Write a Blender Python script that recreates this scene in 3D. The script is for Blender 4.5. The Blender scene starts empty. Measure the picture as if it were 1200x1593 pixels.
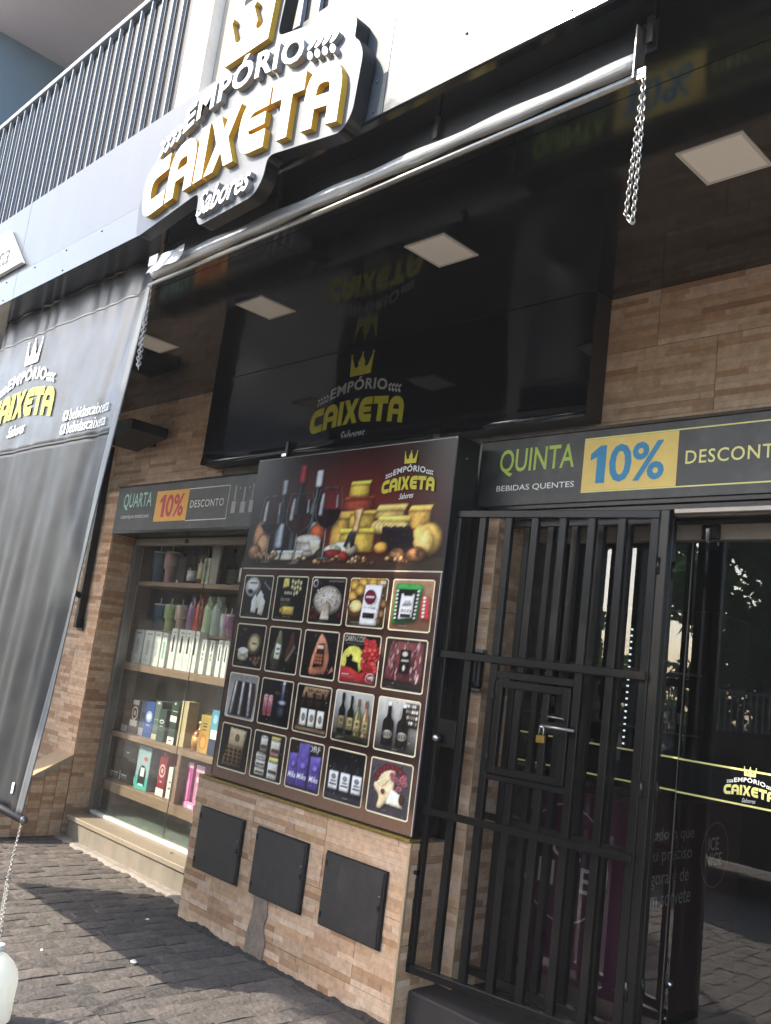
import bpy, bmesh, math, random
import numpy as np
from mathutils import Vector, Matrix, noise as mnoise
from mathutils.geometry import tessellate_polygon

scene = bpy.context.scene
COL = scene.collection
R = math.radians

# ------------------------------------------------------------------ camera
F_PX, ROLL, PITCH, YAW = 1410.1, 0.12702825, 0.16821084, -0.81340455
fwd = Vector((math.sin(YAW) * math.cos(PITCH), math.cos(YAW) * math.cos(PITCH), math.sin(PITCH)))
rt0 = Vector((math.cos(YAW), -math.sin(YAW), 0))
up0 = rt0.cross(fwd)
rt = math.cos(ROLL) * rt0 + math.sin(ROLL) * up0
up = -math.sin(ROLL) * rt0 + math.cos(ROLL) * up0
cd = bpy.data.cameras.new('camera')
cam = bpy.data.objects.new('camera', cd)
COL.objects.link(cam)
cam.matrix_world = Matrix(((rt.x, up.x, -fwd.x, 0), (rt.y, up.y, -fwd.y, 0), (rt.z, up.z, -fwd.z, 1.55), (0, 0, 0, 1)))
cd.sensor_fit = 'HORIZONTAL'
cd.sensor_width = 36
cd.lens = F_PX / 1200 * 36
cd.clip_start = 0.05
cd.clip_end = 2000
scene.camera = cam

# ------------------------------------------------------------------ daylight
SUN_TRAVEL = Vector((0.735, 0.98, -1.0)).normalized()
to_sun = -SUN_TRAVEL
elev = math.asin(to_sun.z)
world = bpy.data.worlds.new('World')
scene.world = world
world.use_nodes = True
wn = world.node_tree
bg = wn.nodes['Background']
sky = wn.nodes.new('ShaderNodeTexSky')
sky.sky_type = 'NISHITA'
sky.sun_disc = False
sky.sun_elevation = elev
sky.sun_rotation = math.atan2(to_sun.x, to_sun.y)
sky.air_density = 1.0
sky.dust_density = 2.0
sky.ozone_density = 1.0
wn.links.new(sky.outputs[0], bg.inputs['Color'])
bg.inputs['Strength'].default_value = 0.15
sl = bpy.data.lights.new('sun', 'SUN')
sl.energy = 2.0
sl.angle = R(0.53)
sl.color = (1.0, 0.91, 0.78)
sun = bpy.data.objects.new('sun', sl)
COL.objects.link(sun)
sun.rotation_euler = SUN_TRAVEL.to_track_quat('-Z', 'Y').to_euler()
sun.location = (-12, -16, 20)

scene.view_settings.view_transform = 'Standard'
scene.view_settings.look = 'None'
scene.view_settings.exposure = 2.08
scene.view_settings.gamma = 1.0
scene.view_settings.use_curve_mapping = False
scene.render.engine = 'CYCLES'
scene.cycles.use_denoising = True
scene.cycles.max_bounces = 10
scene.cycles.transparent_max_bounces = 24
scene.cycles.glossy_bounces = 6
scene.cycles.caustics_reflective = False
scene.cycles.caustics_refractive = False
scene.cycles.sample_clamp_indirect = 6

# ------------------------------------------------------------------ colours and materials
def lin(h):
    if not isinstance(h, str):
        return tuple(h)[:3]
    h = h.lstrip('#')
    if len(h) == 3: h = ''.join(q * 2 for q in h)
    o = []
    for i in (0, 2, 4):
        v = int(h[i:i + 2], 16) / 255
        o.append(v / 12.92 if v <= 0.04045 else ((v + 0.055) / 1.055) ** 2.4)
    return tuple(o)

MATS = {}
def mat(name, col, rough=0.5, metal=0.0, spec=0.5, coat=0.0, coat_rough=0.05, var=0.0, vscale=8.0, bump=0.0, bscale=40.0,
        emit=None, estr=0.0, source=None, dirt=None, dscale=3.0, damt=0.0, stretch=None, rvar=0.0, trans=0.0, bdist=0.01, sheen=0.0, sss=0.0, var2=0.0, thin=0.0):
    """procedural Principled material. source: None, 'object' (object colour) or 'print' (printed colour attribute)"""
    m = bpy.data.materials.new(name)
    m.use_nodes = True
    nt = m.node_tree
    b = nt.nodes['Principled BSDF']
    N, L = nt.nodes.new, nt.links.new
    b.inputs['Roughness'].default_value = rough
    b.inputs['Metallic'].default_value = metal
    b.inputs['Specular IOR Level'].default_value = spec
    b.inputs['Coat Weight'].default_value = coat
    b.inputs['Coat Roughness'].default_value = coat_rough
    if sss:
        b.inputs['Subsurface Weight'].default_value = sss
        b.inputs['Subsurface Radius'].default_value = (.08, .08, .07)
    if trans:
        b.inputs['Transmission Weight'].default_value = trans
    rgb = N('ShaderNodeRGB')
    rgb.outputs[0].default_value = (*lin(col), 1)
    cur = rgb.outputs[0]
    if source == 'object':
        oi = N('ShaderNodeObjectInfo')
        cur = oi.outputs['Color']
    elif source == 'print':
        at = N('ShaderNodeAttribute')
        at.attribute_name = 'Col'
        cur = at.outputs['Color']
    geo = N('ShaderNodeNewGeometry')
    vec = geo.outputs['Position']
    if stretch:
        mp = N('ShaderNodeMapping')
        mp.inputs['Scale'].default_value = stretch
        L(vec, mp.inputs['Vector'])
        vec = mp.outputs[0]
    if var:
        nz = N('ShaderNodeTexNoise')
        nz.inputs['Scale'].default_value = vscale
        nz.inputs['Detail'].default_value = 6
        nz.inputs['Roughness'].default_value = 0.65
        L(vec, nz.inputs['Vector'])
        mr = N('ShaderNodeMapRange')
        mr.inputs['From Min'].default_value = 0.3
        mr.inputs['From Max'].default_value = 0.7
        mr.inputs['To Min'].default_value = 1 - var
        mr.inputs['To Max'].default_value = 1 + var
        L(nz.outputs['Fac'], mr.inputs['Value'])
        mx = N('ShaderNodeVectorMath')
        mx.operation = 'SCALE'
        L(cur, mx.inputs[0])
        L(mr.outputs[0], mx.inputs['Scale'])
        cur = mx.outputs[0]
    if var2:
        n2 = N('ShaderNodeTexNoise')
        n2.inputs['Scale'].default_value = 150
        n2.inputs['Detail'].default_value = 3
        L(vec, n2.inputs['Vector'])
        r2 = N('ShaderNodeMapRange')
        r2.inputs['From Min'].default_value = 0.35
        r2.inputs['From Max'].default_value = 0.65
        r2.inputs['To Min'].default_value = 1 - var2
        r2.inputs['To Max'].default_value = 1 + var2
        L(n2.outputs['Fac'], r2.inputs['Value'])
        m2 = N('ShaderNodeVectorMath')
        m2.operation = 'SCALE'
        L(cur, m2.inputs[0])
        L(r2.outputs[0], m2.inputs['Scale'])
        cur = m2.outputs[0]
    if damt:
        dz = N('ShaderNodeTexNoise')
        dz.inputs['Scale'].default_value = dscale
        dz.inputs['Detail'].default_value = 8
        dz.inputs['Roughness'].default_value = 0.7
        L(vec, dz.inputs['Vector'])
        dr = N('ShaderNodeMapRange')
        dr.inputs['From Min'].default_value = 0.45
        dr.inputs['From Max'].default_value = 0.72
        dr.inputs['To Min'].default_value = 0
        dr.inputs['To Max'].default_value = damt
        L(dz.outputs['Fac'], dr.inputs['Value'])
        dm = N('ShaderNodeMix')
        dm.data_type = 'RGBA'
        L(dr.outputs[0], dm.inputs[0])
        L(cur, dm.inputs[6])
        dm.inputs[7].default_value = (*lin(dirt or '#6b6257'), 1)
        cur = dm.outputs[2]
    L(cur, b.inputs['Base Color'])
    if rvar:
        rz = N('ShaderNodeTexNoise')
        rz.inputs['Scale'].default_value = 5.0
        rz.inputs['Detail'].default_value = 5
        L(vec, rz.inputs['Vector'])
        rr = N('ShaderNodeMapRange')
        rr.inputs['From Min'].default_value = 0.3
        rr.inputs['From Max'].default_value = 0.7
        rr.inputs['To Min'].default_value = max(0.0, rough - rvar)
        rr.inputs['To Max'].default_value = rough + rvar
        L(rz.outputs['Fac'], rr.inputs['Value'])
        L(rr.outputs[0], b.inputs['Roughness'])
    if bump:
        bz = N('ShaderNodeTexNoise')
        bz.inputs['Scale'].default_value = bscale
        bz.inputs['Detail'].default_value = 5
        L(vec, bz.inputs['Vector'])
        bp = N('ShaderNodeBump')
        bp.inputs['Strength'].default_value = bump
        bp.inputs['Distance'].default_value = bdist
        L(bz.outputs['Fac'], bp.inputs['Height'])
        L(bp.outputs[0], b.inputs['Normal'])
    if thin:
        tl = N('ShaderNodeBsdfTranslucent')
        tl.inputs[0].default_value = (*lin(col), 1)
        ms = N('ShaderNodeMixShader')
        ms.inputs[0].default_value = thin
        L(b.outputs[0], ms.inputs[1])
        L(tl.outputs[0], ms.inputs[2])
        L(ms.outputs[0], nt.nodes['Material Output'].inputs['Surface'])
    if emit:
        b.inputs['Emission Color'].default_value = (*lin(emit), 1)
        b.inputs['Emission Strength'].default_value = estr
    MATS[name] = m
    return m

def glass_mat(name, ior=1.5, tint=(0.93, 0.96, 0.95), haze=0.0, rough=0.0):
    """clear pane: transparent with a Fresnel mirror on its outer faces and a little dust"""
    m = bpy.data.materials.new(name)
    m.use_nodes = True
    nt = m.node_tree
    nt.nodes.clear()
    N, L = nt.nodes.new, nt.links.new
    out = N('ShaderNodeOutputMaterial')
    tr = N('ShaderNodeBsdfTransparent')
    tr.inputs[0].default_value = (*tint, 1)
    gl = N('ShaderNodeBsdfGlossy')
    gl.inputs['Roughness'].default_value = rough
    fr = N('ShaderNodeFresnel')
    fr.inputs['IOR'].default_value = ior
    ge = N('ShaderNodeNewGeometry')
    inv = N('ShaderNodeMath')
    inv.operation = 'SUBTRACT'
    inv.inputs[0].default_value = 1
    L(ge.outputs['Backfacing'], inv.inputs[1])
    mu = N('ShaderNodeMath')
    mu.operation = 'MULTIPLY'
    L(fr.outputs[0], mu.inputs[0])
    L(inv.outputs[0], mu.inputs[1])
    m1 = N('ShaderNodeMixShader')
    L(mu.outputs[0], m1.inputs[0])
    last = tr.outputs[0]
    if haze:
        df = N('ShaderNodeBsdfDiffuse')
        df.inputs[0].default_value = (0.6, 0.57, 0.52, 1)
        nz = N('ShaderNodeTexNoise')
        nz.inputs['Scale'].default_value = 4
        nz.inputs['Detail'].default_value = 8
        L(ge.outputs['Position'], nz.inputs['Vector'])
        mr = N('ShaderNodeMapRange')
        mr.inputs['From Min'].default_value = 0.3
        mr.inputs['From Max'].default_value = 0.75
        mr.inputs['To Min'].default_value = haze * 0.3
        mr.inputs['To Max'].default_value = haze * 1.5
        L(nz.outputs['Fac'], mr.inputs['Value'])
        m0 = N('ShaderNodeMixShader')
        L(mr.outputs[0], m0.inputs[0])
        L(tr.outputs[0], m0.inputs[1])
        L(df.outputs[0], m0.inputs[2])
        last = m0.outputs[0]
    L(last, m1.inputs[1])
    L(gl.outputs[0], m1.inputs[2])
    L(m1.outputs[0], out.inputs['Surface'])
    MATS[name] = m
    return m

M = MATS
mat('stone', '#ffffff', rough=0.55, source='object', var=0.22, vscale=26, bump=0.6, bscale=55, bdist=0.006)
mat('tile_body', '#8a7052', rough=0.6, var=0.15, vscale=20)
mat('corner_trim', '#b49a78', rough=0.5, var=0.1, vscale=30)
mat('plaster', '#a89f92', rough=0.85, var=0.15, vscale=6)
mat('mortar_patch', '#8b7a68', rough=0.9, var=0.25, vscale=18, bump=0.8, bscale=60)
mat('soffit_black', (0.010, 0.0115, 0.0122), rough=0.08, spec=1.0, rvar=0.04, bump=0.05, bscale=2.2, bdist=0.02, damt=0.06, dscale=2.5, dirt='#6a6a66')
mat('gloss_black', (0.0045, 0.0045, 0.005), rough=0.05, spec=0.7, bump=0.05, bscale=2.5, bdist=0.03)
mat('box_side', (0.012, 0.010, 0.009), rough=0.35)
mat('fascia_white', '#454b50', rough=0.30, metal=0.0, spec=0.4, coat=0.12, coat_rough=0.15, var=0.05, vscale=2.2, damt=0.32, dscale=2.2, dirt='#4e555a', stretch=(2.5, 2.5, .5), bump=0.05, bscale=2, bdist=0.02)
mat('fascia_trim', '#484e52', rough=0.10, metal=0.0, spec=0.6, var=0.06, vscale=3, bump=0.12, bscale=3.0, bdist=0.02)
mat('screw', '#6b6b6b', rough=0.4, metal=0.8)
mat('sign_plate', '#5b6168', rough=0.4, var=0.05, vscale=5)
mat('sign_white', '#f2f2ef', rough=0.35, var=0.03, vscale=9)
mat('sign_gold', '#c79d2c', rough=0.38, var=0.08, vscale=12)
mat('sign_grey', '#8f9092', rough=0.45, var=0.05)
mat('print_yellow', '#c9bd33', rough=0.45, var=0.06, vscale=20)
mat('print_yellow_pale', '#dfd884', rough=0.45)
mat('print_white', '#dcdcd6', rough=0.45, var=0.06, vscale=20)
mat('print_grey', '#b9b9b5', rough=0.5)
mat('print_blue', '#1f7fa8', rough=0.5, var=0.1, vscale=40)
mat('print_red', '#b8262d', rough=0.5, var=0.1, vscale=40)
mat('print_orange', '#e0a63a', rough=0.5, var=0.06, vscale=20)
mat('print_sand', '#e2c266', rough=0.5, var=0.06, vscale=20, damt=0.1, dscale=14)
mat('print_lime', '#a7bf4d', rough=0.5, var=0.05)
mat('print_mint', '#9cc9b6', rough=0.5, var=0.05)
mat('banner', '#232524', rough=0.42, var=0.15, vscale=4, damt=0.35, dscale=5, dirt='#6a6862')
mat('ledge', '#4c423a', rough=0.9, var=0.4, vscale=25, damt=0.7, dscale=12, dirt='#2a2623')
mat('print_photo', '#ffffff', rough=0.28, spec=0.38, source='print', var=0.08, vscale=30, bump=0.04, bscale=6, bdist=0.01)
mat('poster_edge', (0.005, 0.005, 0.005), rough=0.3)
mat('gold_strip', '#8a7636', rough=0.35, metal=0.5, var=0.35, vscale=70, bump=0.6, bscale=120)
mat('steel_black', (0.0035, 0.0038, 0.0037), rough=0.27, spec=0.36, var=0.2, vscale=60, damt=0.07, dscale=30, dirt='#6a4c38', bump=0.12, bscale=160, bdist=0.003)
mat('meter_door', '#302d2b', rough=0.55, var=0.1, vscale=7, damt=0.30, dscale=14, dirt='#4a453e', bump=0.1, bscale=30)
mat('meter_dark', '#1b1a19', rough=0.5)
mat('brass', '#b08d4a', rough=0.3, metal=0.9, var=0.1)
mat('chrome', '#c8c8c6', rough=0.2, metal=1.0)
mat('galvanised', '#96948f', rough=0.32, metal=0.9, var=0.15, vscale=60)
mat('alu', '#8e8880', rough=0.4, metal=0.6, var=0.1, vscale=15)
mat('alu_bright', '#d9d6cf', rough=0.45, metal=0.2)
mat('alu_dark', '#2a2725', rough=0.45, var=0.2)
mat('shelf_wood', '#7d6651', rough=0.55, var=0.2, vscale=9, stretch=(0.25, 1, 5), bump=0.1)
mat('cabinet_back', '#6a5c50', rough=0.7, var=0.15, vscale=5)
mat('cabinet_low', '#5c6a60', rough=0.5, var=0.15, vscale=5)
mat('granite', '#8d8270', rough=0.5, var=0.22, vscale=90, damt=0.2, dscale=5, dirt='#6a6254', bump=0.1, bscale=120)
mat('granite_front', '#7f7769', rough=0.7, var=0.25, vscale=12, stretch=(1, 1, 0.3), damt=0.3, dscale=6, dirt='#5d574c')
mat('dark_step', '#2c2825', rough=0.75, var=0.2, vscale=10)
mat('paver', '#ffffff', rough=0.82, spec=0.3, source='object', var=0.28, vscale=24, bump=0.7, bscale=45, bdist=0.012)
mat('paver_far', '#7d766e', rough=0.85, spec=0.3, var=0.35, vscale=14, bump=0.7, bscale=45, bdist=0.012)
mat('joint', '#554e46', rough=0.95, var=0.3, vscale=30, bump=0.8, bscale=80)
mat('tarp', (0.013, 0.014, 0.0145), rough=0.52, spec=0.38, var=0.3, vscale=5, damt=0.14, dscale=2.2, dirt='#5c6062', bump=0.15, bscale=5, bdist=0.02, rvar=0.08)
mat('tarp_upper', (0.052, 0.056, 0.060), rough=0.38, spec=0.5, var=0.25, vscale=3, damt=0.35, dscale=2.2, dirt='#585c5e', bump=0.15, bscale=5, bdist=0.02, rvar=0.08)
mat('tarp_hem', '#5f6263', rough=0.4, var=0.25, vscale=6, bump=0.15, bscale=6)
mat('roll_vinyl', '#c4c6c5', rough=0.20, metal=0.4, spec=0.6, var=0.22, vscale=3.2, stretch=(0.6, 6, 6), bump=0.4, bscale=7, bdist=0.01)
mat('bottle_plastic', '#f4f5ee', rough=0.35, spec=0.5, var=0.04, trans=0.0, thin=0.55)
mat('lamp_frame', '#cfc8bd', rough=0.5)
mat('lamp_diffuser', '#f6f0e6', rough=0.6)
mat('rail_slat', '#141c28', rough=0.5, var=0.08, vscale=3)
mat('rail_bar', '#848d96', rough=0.4)
mat('column_white', '#e9e4da', rough=0.7, var=0.06, vscale=6, damt=0.2, dscale=8, dirt='#bfae8a')
mat('upper_ceiling', '#e0d8da', rough=0.8, var=0.04, vscale=1.5)
mat('upper_wall', '#7b909f', rough=0.8, var=0.05, vscale=2)
mat('beige_frame', '#8e867a', rough=0.5, var=0.1)
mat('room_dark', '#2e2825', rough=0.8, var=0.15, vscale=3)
mat('room_floor', '#6a6259', rough=0.35, var=0.15, vscale=4)
mat('freezer_purple', '#61294c', rough=0.35, var=0.2, vscale=3)
mat('freezer_brown', '#4a2c28', rough=0.35, var=0.15, vscale=3)
mat('led', '#ffffff', emit='#e8f4ff', estr=0.5)
mat('object_colour', '#ffffff', rough=0.42, source='object', var=0.10, vscale=18)
mat('object_gloss', '#ffffff', rough=0.18, spec=0.55, source='object', var=0.06, vscale=20)
mat('dirt', '#3b352f', rough=0.95, var=0.3, vscale=40, bump=0.8, bscale=90)
mat('cement', '#8d867c', rough=0.9, var=0.2, vscale=14, bump=0.4, bscale=60)
mat('asphalt', '#7b7873', rough=0.9, var=0.25, vscale=5, bump=0.4, bscale=120)
mat('concrete', '#aaa59c', rough=0.9, var=0.18, vscale=5)
mat('soil', '#5d5245', rough=0.95, var=0.3, vscale=4)
mat('bark', '#4d4033', rough=0.9, var=0.3, vscale=12, bump=0.9, bscale=30, bdist=0.03)
mat('leaf', '#4d7232', rough=0.5, var=0.45, vscale=1.6, thin=0.45)
mat('leaf_dark', '#44682c', rough=0.5, var=0.45, vscale=1.4, thin=0.45)
mat('house_wall', '#8d8377', rough=0.9, var=0.1, vscale=2)
mat('house_roof', '#6b4334', rough=0.85, var=0.2, vscale=6)
mat('fence_white', '#77736b', rough=0.6, var=0.08)
mat('car_paint', '#23262a', rough=0.25, coat=1.0, metal=0.3)
mat('car_glass', (0.01, 0.012, 0.013), rough=0.05, spec=0.6)
mat('rubber', '#161616', rough=0.8)
mat('wire_black', '#191817', rough=0.6)
mat('pole_concrete', '#99948b', rough=0.9, var=0.15)
glass_mat('glass_door', ior=2.15, tint=(0.76, 0.76, 0.74))
glass_mat('glass_cabinet', ior=1.5, tint=(0.95, 0.97, 0.96), haze=0.022)
glass_mat('glass_drink', ior=1.4, tint=(0.8, 0.8, 0.78))

# ------------------------------------------------------------------ object helpers
def origin_of(o):
    v = Vector((0, 0, 0))
    while o is not None:
        v = v + o.location
        o = o.parent
    return v

def tag(o, label=None, cat=None, group=None, kind=None):
    if label: o['label'] = label
    if cat: o['category'] = cat
    if group: o['group'] = group
    if kind: o['kind'] = kind
    return o

def thing(name, label, cat, loc=(0, 0, 0), group=None, rotz=0.0):
    o = bpy.data.objects.new(name, None)
    o.empty_display_size = 0.1
    COL.objects.link(o)
    o.location = loc
    o.rotation_euler = (0, 0, rotz)
    return tag(o, label, cat, group)

def link_mesh(name, me, m, parent=None, loc=None, scale=None, rot=None, color=None):
    o = bpy.data.objects.new(name, me)
    COL.objects.link(o)
    if m is not None and len(me.materials) == 0:
        me.materials.append(MATS[m] if isinstance(m, str) else m)
    o.parent = parent
    if loc is not None: o.location = loc
    if scale is not None: o.scale = scale
    if rot is not None: o.rotation_euler = rot
    if color is not None: o.color = (*lin(color), 1)
    return o

class MB:
    """collects shapes in world coordinates (or local ones) and links them as one mesh object"""
    def __init__(self):
        self.v, self.f, self.sm = [], [], []
    def add(self, vs, fs, smooth=False):
        n = len(self.v)
        self.v += [tuple(x) for x in vs]
        self.f += [tuple(i + n for i in f) for f in fs]
        self.sm += [smooth] * len(fs)
        return self
    def box(self, x0, x1, y0, y1, z0, z1, b=0.0):
        if x0 > x1: x0, x1 = x1, x0
        if y0 > y1: y0, y1 = y1, y0
        if z0 > z1: z0, z1 = z1, z0
        b = min(b, (x1 - x0) * .45, (y1 - y0) * .45, (z1 - z0) * .45)
        if b <= 0:
            vs = [(x, y, z) for z in (z0, z1) for y in (y0, y1) for x in (x0, x1)]
            fs = [(0, 2, 3, 1), (4, 5, 7, 6), (0, 1, 5, 4), (2, 6, 7, 3), (0, 4, 6, 2), (1, 3, 7, 5)]
            return self.add(vs, fs)
        bm = bmesh.new()
        bmesh.ops.create_cube(bm, size=1.0)
        for v in bm.verts:
            v.co = Vector((x0 + (v.co.x + .5) * (x1 - x0), y0 + (v.co.y + .5) * (y1 - y0), z0 + (v.co.z + .5) * (z1 - z0)))
        bmesh.ops.bevel(bm, geom=list(bm.edges), offset=b, segments=1, affect='EDGES')
        return self.addbm(bm)
    def addbm(self, bm, smooth=False):
        bm.verts.index_update()
        vs = [v.co.copy() for v in bm.verts]
        fs = [[v.index for v in f.verts] for f in bm.faces]
        bm.free()
        return self.add(vs, fs, smooth)
    def tube(self, pts, r, n=8, caps=True, smooth=True):
        pts = [Vector(p) for p in pts]
        rs = r if isinstance(r, (list, tuple)) else [r] * len(pts)
        vs, fs = [], []
        ref = Vector((0, 0, 1))
        for i, p in enumerate(pts):
            d = (pts[min(i + 1, len(pts) - 1)] - pts[max(i - 1, 0)]).normalized()
            a = d.cross(ref)
            if a.length < 0.05: a = d.cross(Vector((1, 0, 0)))
            a.normalize()
            c = d.cross(a)
            for k in range(n):
                t = 2 * math.pi * k / n
                vs.append(p + rs[i] * (math.cos(t) * a + math.sin(t) * c))
        for i in range(len(pts) - 1):
            for k in range(n):
                k2 = (k + 1) % n
                fs.append((i * n + k, i * n + k2, (i + 1) * n + k2, (i + 1) * n + k))
        if caps:
            fs.append(tuple(range(n - 1, -1, -1)))
            fs.append(tuple((len(pts) - 1) * n + k for k in range(n)))
        return self.add(vs, fs, smooth)
    def lathe(self, c, prof, n=16, smooth=True):
        """prof: list of (radius, z) up the axis; c: base centre"""
        vs, fs = [], []
        for r, z in prof:
            for k in range(n):
                t = 2 * math.pi * k / n
                vs.append((c[0] + r * math.cos(t), c[1] + r * math.sin(t), c[2] + z))
        for i in range(len(prof) - 1):
            for k in range(n):
                k2 = (k + 1) % n
                fs.append((i * n + k, i * n + k2, (i + 1) * n + k2, (i + 1) * n + k))
        fs.append(tuple(range(n - 1, -1, -1)))
        fs.append(tuple((len(prof) - 1) * n + k for k in range(n)))
        return self.add(vs, fs, smooth)
    def torus(self, c, R_, r, ax=(0, 1, 0), n=16, m=8, sx=1.0, upv=(0, 0, 1)):
        ax = Vector(ax).normalized()
        u = Vector(upv).cross(ax)
        if u.length < .1: u = Vector((1, 0, 0)).cross(ax)
        u.normalize()
        w = ax.cross(u)
        vs, fs = [], []
        for i in range(n):
            t = 2 * math.pi * i / n
            dirv = math.cos(t) * u * sx + math.sin(t) * w
            dn = (math.cos(t) * u + math.sin(t) * w)
            for k in range(m):
                s = 2 * math.pi * k / m
                vs.append(Vector(c) + R_ * dirv + r * (math.cos(s) * dn + math.sin(s) * ax))
        for i in range(n):
            for k in range(m):
                fs.append((i * m + k, ((i + 1) % n) * m + k, ((i + 1) % n) * m + (k + 1) % m, i * m + (k + 1) % m))
        return self.add(vs, fs, True)
    def prism(self, pts2, f0, f1):
        """pts2: 2D outline; f0/f1 map (u,v)->3D for the two caps"""
        n = len(pts2)
        vs = [f0(*p) for p in pts2] + [f1(*p) for p in pts2]
        fs = [tuple(range(n - 1, -1, -1)), tuple(range(n, 2 * n))]
        fs += [(i, (i + 1) % n, n + (i + 1) % n, n + i) for i in range(n)]
        return self.add(vs, fs)
    def mesh(self, name, off=(0, 0, 0)):
        me = bpy.data.meshes.new(name)
        ox, oy, oz = off
        me.from_pydata([(x - ox, y - oy, z - oz) for x, y, z in self.v], [], self.f)
        if any(self.sm):
            me.polygons.foreach_set('use_smooth', self.sm)
        me.update()
        return me
    def build(self, name, m, parent=None, local=False, color=None, fix=False):
        off = (0, 0, 0) if (local or parent is None) else origin_of(parent)
        me = self.mesh(name, off)
        if fix:
            bm = bmesh.new(); bm.from_mesh(me)
            bmesh.ops.recalc_face_normals(bm, faces=bm.faces)
            bm.to_mesh(me); bm.free()
        return link_mesh(name, me, m, parent, color=color)

def bx(name, m, parent, x0, x1, y0, y1, z0, z1, b=0.0, color=None, local=False):
    return MB().box(x0, x1, y0, y1, z0, z1, b).build(name, m, parent, local=local, color=color)

CUBE = MB().box(-.5, .5, -.5, .5, -.5, .5).mesh('piece')

# ------------------------------------------------------------------ lettering
_tc = {}
def text2d(s, bold=0.0, shear=0.0, space=1.0):
    """flat outline of a word: (verts2d, faces), lower-left at 0,0; cap height about 0.7"""
    key = (s, bold, shear, space)
    if key not in _tc:
        cu = bpy.data.curves.new('word', 'FONT')
        cu.body = s
        cu.offset = bold
        cu.shear = shear
        cu.space_character = space
        cu.resolution_u = 3
        ob = bpy.data.objects.new('word', cu)
        COL.objects.link(ob)
        dg = bpy.context.evaluated_depsgraph_get()
        me = bpy.data.meshes.new_from_object(ob.evaluated_get(dg))
        bm = bmesh.new(); bm.from_mesh(me)
        bmesh.ops.remove_doubles(bm, verts=bm.verts, dist=1e-5)
        bm.verts.index_update()
        vs = [(v.co.x, v.co.y) for v in bm.verts]
        fs = [tuple(v.index for v in f.verts) for f in bm.faces]
        bm.free()
        bpy.data.objects.remove(ob); bpy.data.curves.remove(cu); bpy.data.meshes.remove(me)
        _tc[key] = (vs, fs)
    return _tc[key]

def fit(shape, x0, x1, y0, y1):
    vs, fs = shape
    ax = min(v[0] for v in vs); bx_ = max(v[0] for v in vs)
    ay = min(v[1] for v in vs); by = max(v[1] for v in vs)
    sx = (x1 - x0) / (bx_ - ax); sy = (y1 - y0) / (by - ay)
    return [(x0 + (x - ax) * sx, y0 + (y - ay) * sy) for x, y in vs], fs

def warp(shape, fn):
    return [fn(x, y) for x, y in shape[0]], shape[1]

def islands(shape):
    """split a word into letters (pieces that overlap in x stay together)"""
    vs, fs = shape
    par = list(range(len(vs)))
    def find(a):
        while par[a] != a:
            par[a] = par[par[a]]; a = par[a]
        return a
    for f in fs:
        for i in f[1:]:
            par[find(i)] = find(f[0])
    comp = {}
    for f in fs: comp.setdefault(find(f[0]), []).append(f)
    items = []
    for fl in comp.values():
        ids = sorted({i for f in fl for i in f})
        xs = [vs[i][0] for i in ids]
        items.append([min(xs), max(xs), fl])
    items.sort(key=lambda t: t[0])
    out = []
    for it in items:
        if out and it[0] < out[-1][1] - 0.5 * min(it[1] - it[0], out[-1][1] - out[-1][0]):
            out[-1][1] = max(out[-1][1], it[1]); out[-1][2] = out[-1][2] + it[2]
        else:
            out.append(it)
    res = []
    for a, b, fl in out:
        ids = sorted({i for f in fl for i in f})
        mp = {o: n for n, o in enumerate(ids)}
        res.append(([vs[i] for i in ids], [tuple(mp[i] for i in f) for f in fl]))
    return res

def fillet(pts, r, n=5):
    out = [Vector(pts[0])]
    for i in range(1, len(pts) - 1):
        p0, p, p1 = Vector(pts[i - 1]), Vector(pts[i]), Vector(pts[i + 1])
        a = (p0 - p); b = (p1 - p)
        rr = min(r, a.length * .47, b.length * .47)
        A = p + a.normalized() * rr; B = p + b.normalized() * rr
        for k in range(n + 1):
            t = k / n
            out.append((1 - t) ** 2 * A + 2 * t * (1 - t) * p + t * t * B)
    out.append(Vector(pts[-1]))
    return out

def stroke(pts, t, r=0.0):
    P = fillet([Vector((*p,)) for p in pts], r) if r else [Vector(p) for p in pts]
    vs = []
    for i, p in enumerate(P):
        if i == 0: d = (P[1] - P[0]).normalized(); nrm = Vector((-d.y, d.x)); k = 1
        elif i == len(P) - 1: d = (P[-1] - P[-2]).normalized(); nrm = Vector((-d.y, d.x)); k = 1
        else:
            d1 = (P[i] - P[i - 1]).normalized(); d2 = (P[i + 1] - P[i]).normalized()
            n1 = Vector((-d1.y, d1.x)); n2 = Vector((-d2.y, d2.x))
            nrm = (n1 + n2).normalized(); k = 1 / max(0.4, nrm.dot(n1))
        vs.append(tuple(p + nrm * t / 2 * k)); vs.append(tuple(p - nrm * t / 2 * k))
    fs = [(2 * i, 2 * i + 1, 2 * i + 3, 2 * i + 2) for i in range(len(P) - 1)]
    return vs, fs

def join(*sh):
    vs, fs = [], []
    for v, f in sh:
        n = len(vs); vs += list(v); fs += [tuple(i + n for i in q) for q in f]
    return vs, fs

def rect2(x0, y0, x1, y1, n=1):
    vs, fs = [], []
    for i in range(n + 1):
        x = x0 + (x1 - x0) * i / n
        vs += [(x, y0), (x, y1)]
    return vs, [(2 * i, 2 * i + 2, 2 * i + 3, 2 * i + 1) for i in range(n)]

def disc2(cx, cy, rx, ry=None, n=14, rot=0.0):
    ry = rx if ry is None else ry
    c, s = math.cos(rot), math.sin(rot)
    vs = []
    for k in range(n):
        t = 2 * math.pi * k / n
        a, b = rx * math.cos(t), ry * math.sin(t)
        vs.append((cx + a * c - b * s, cy + a * s + b * c))
    return vs, [tuple(range(n))]

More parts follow.
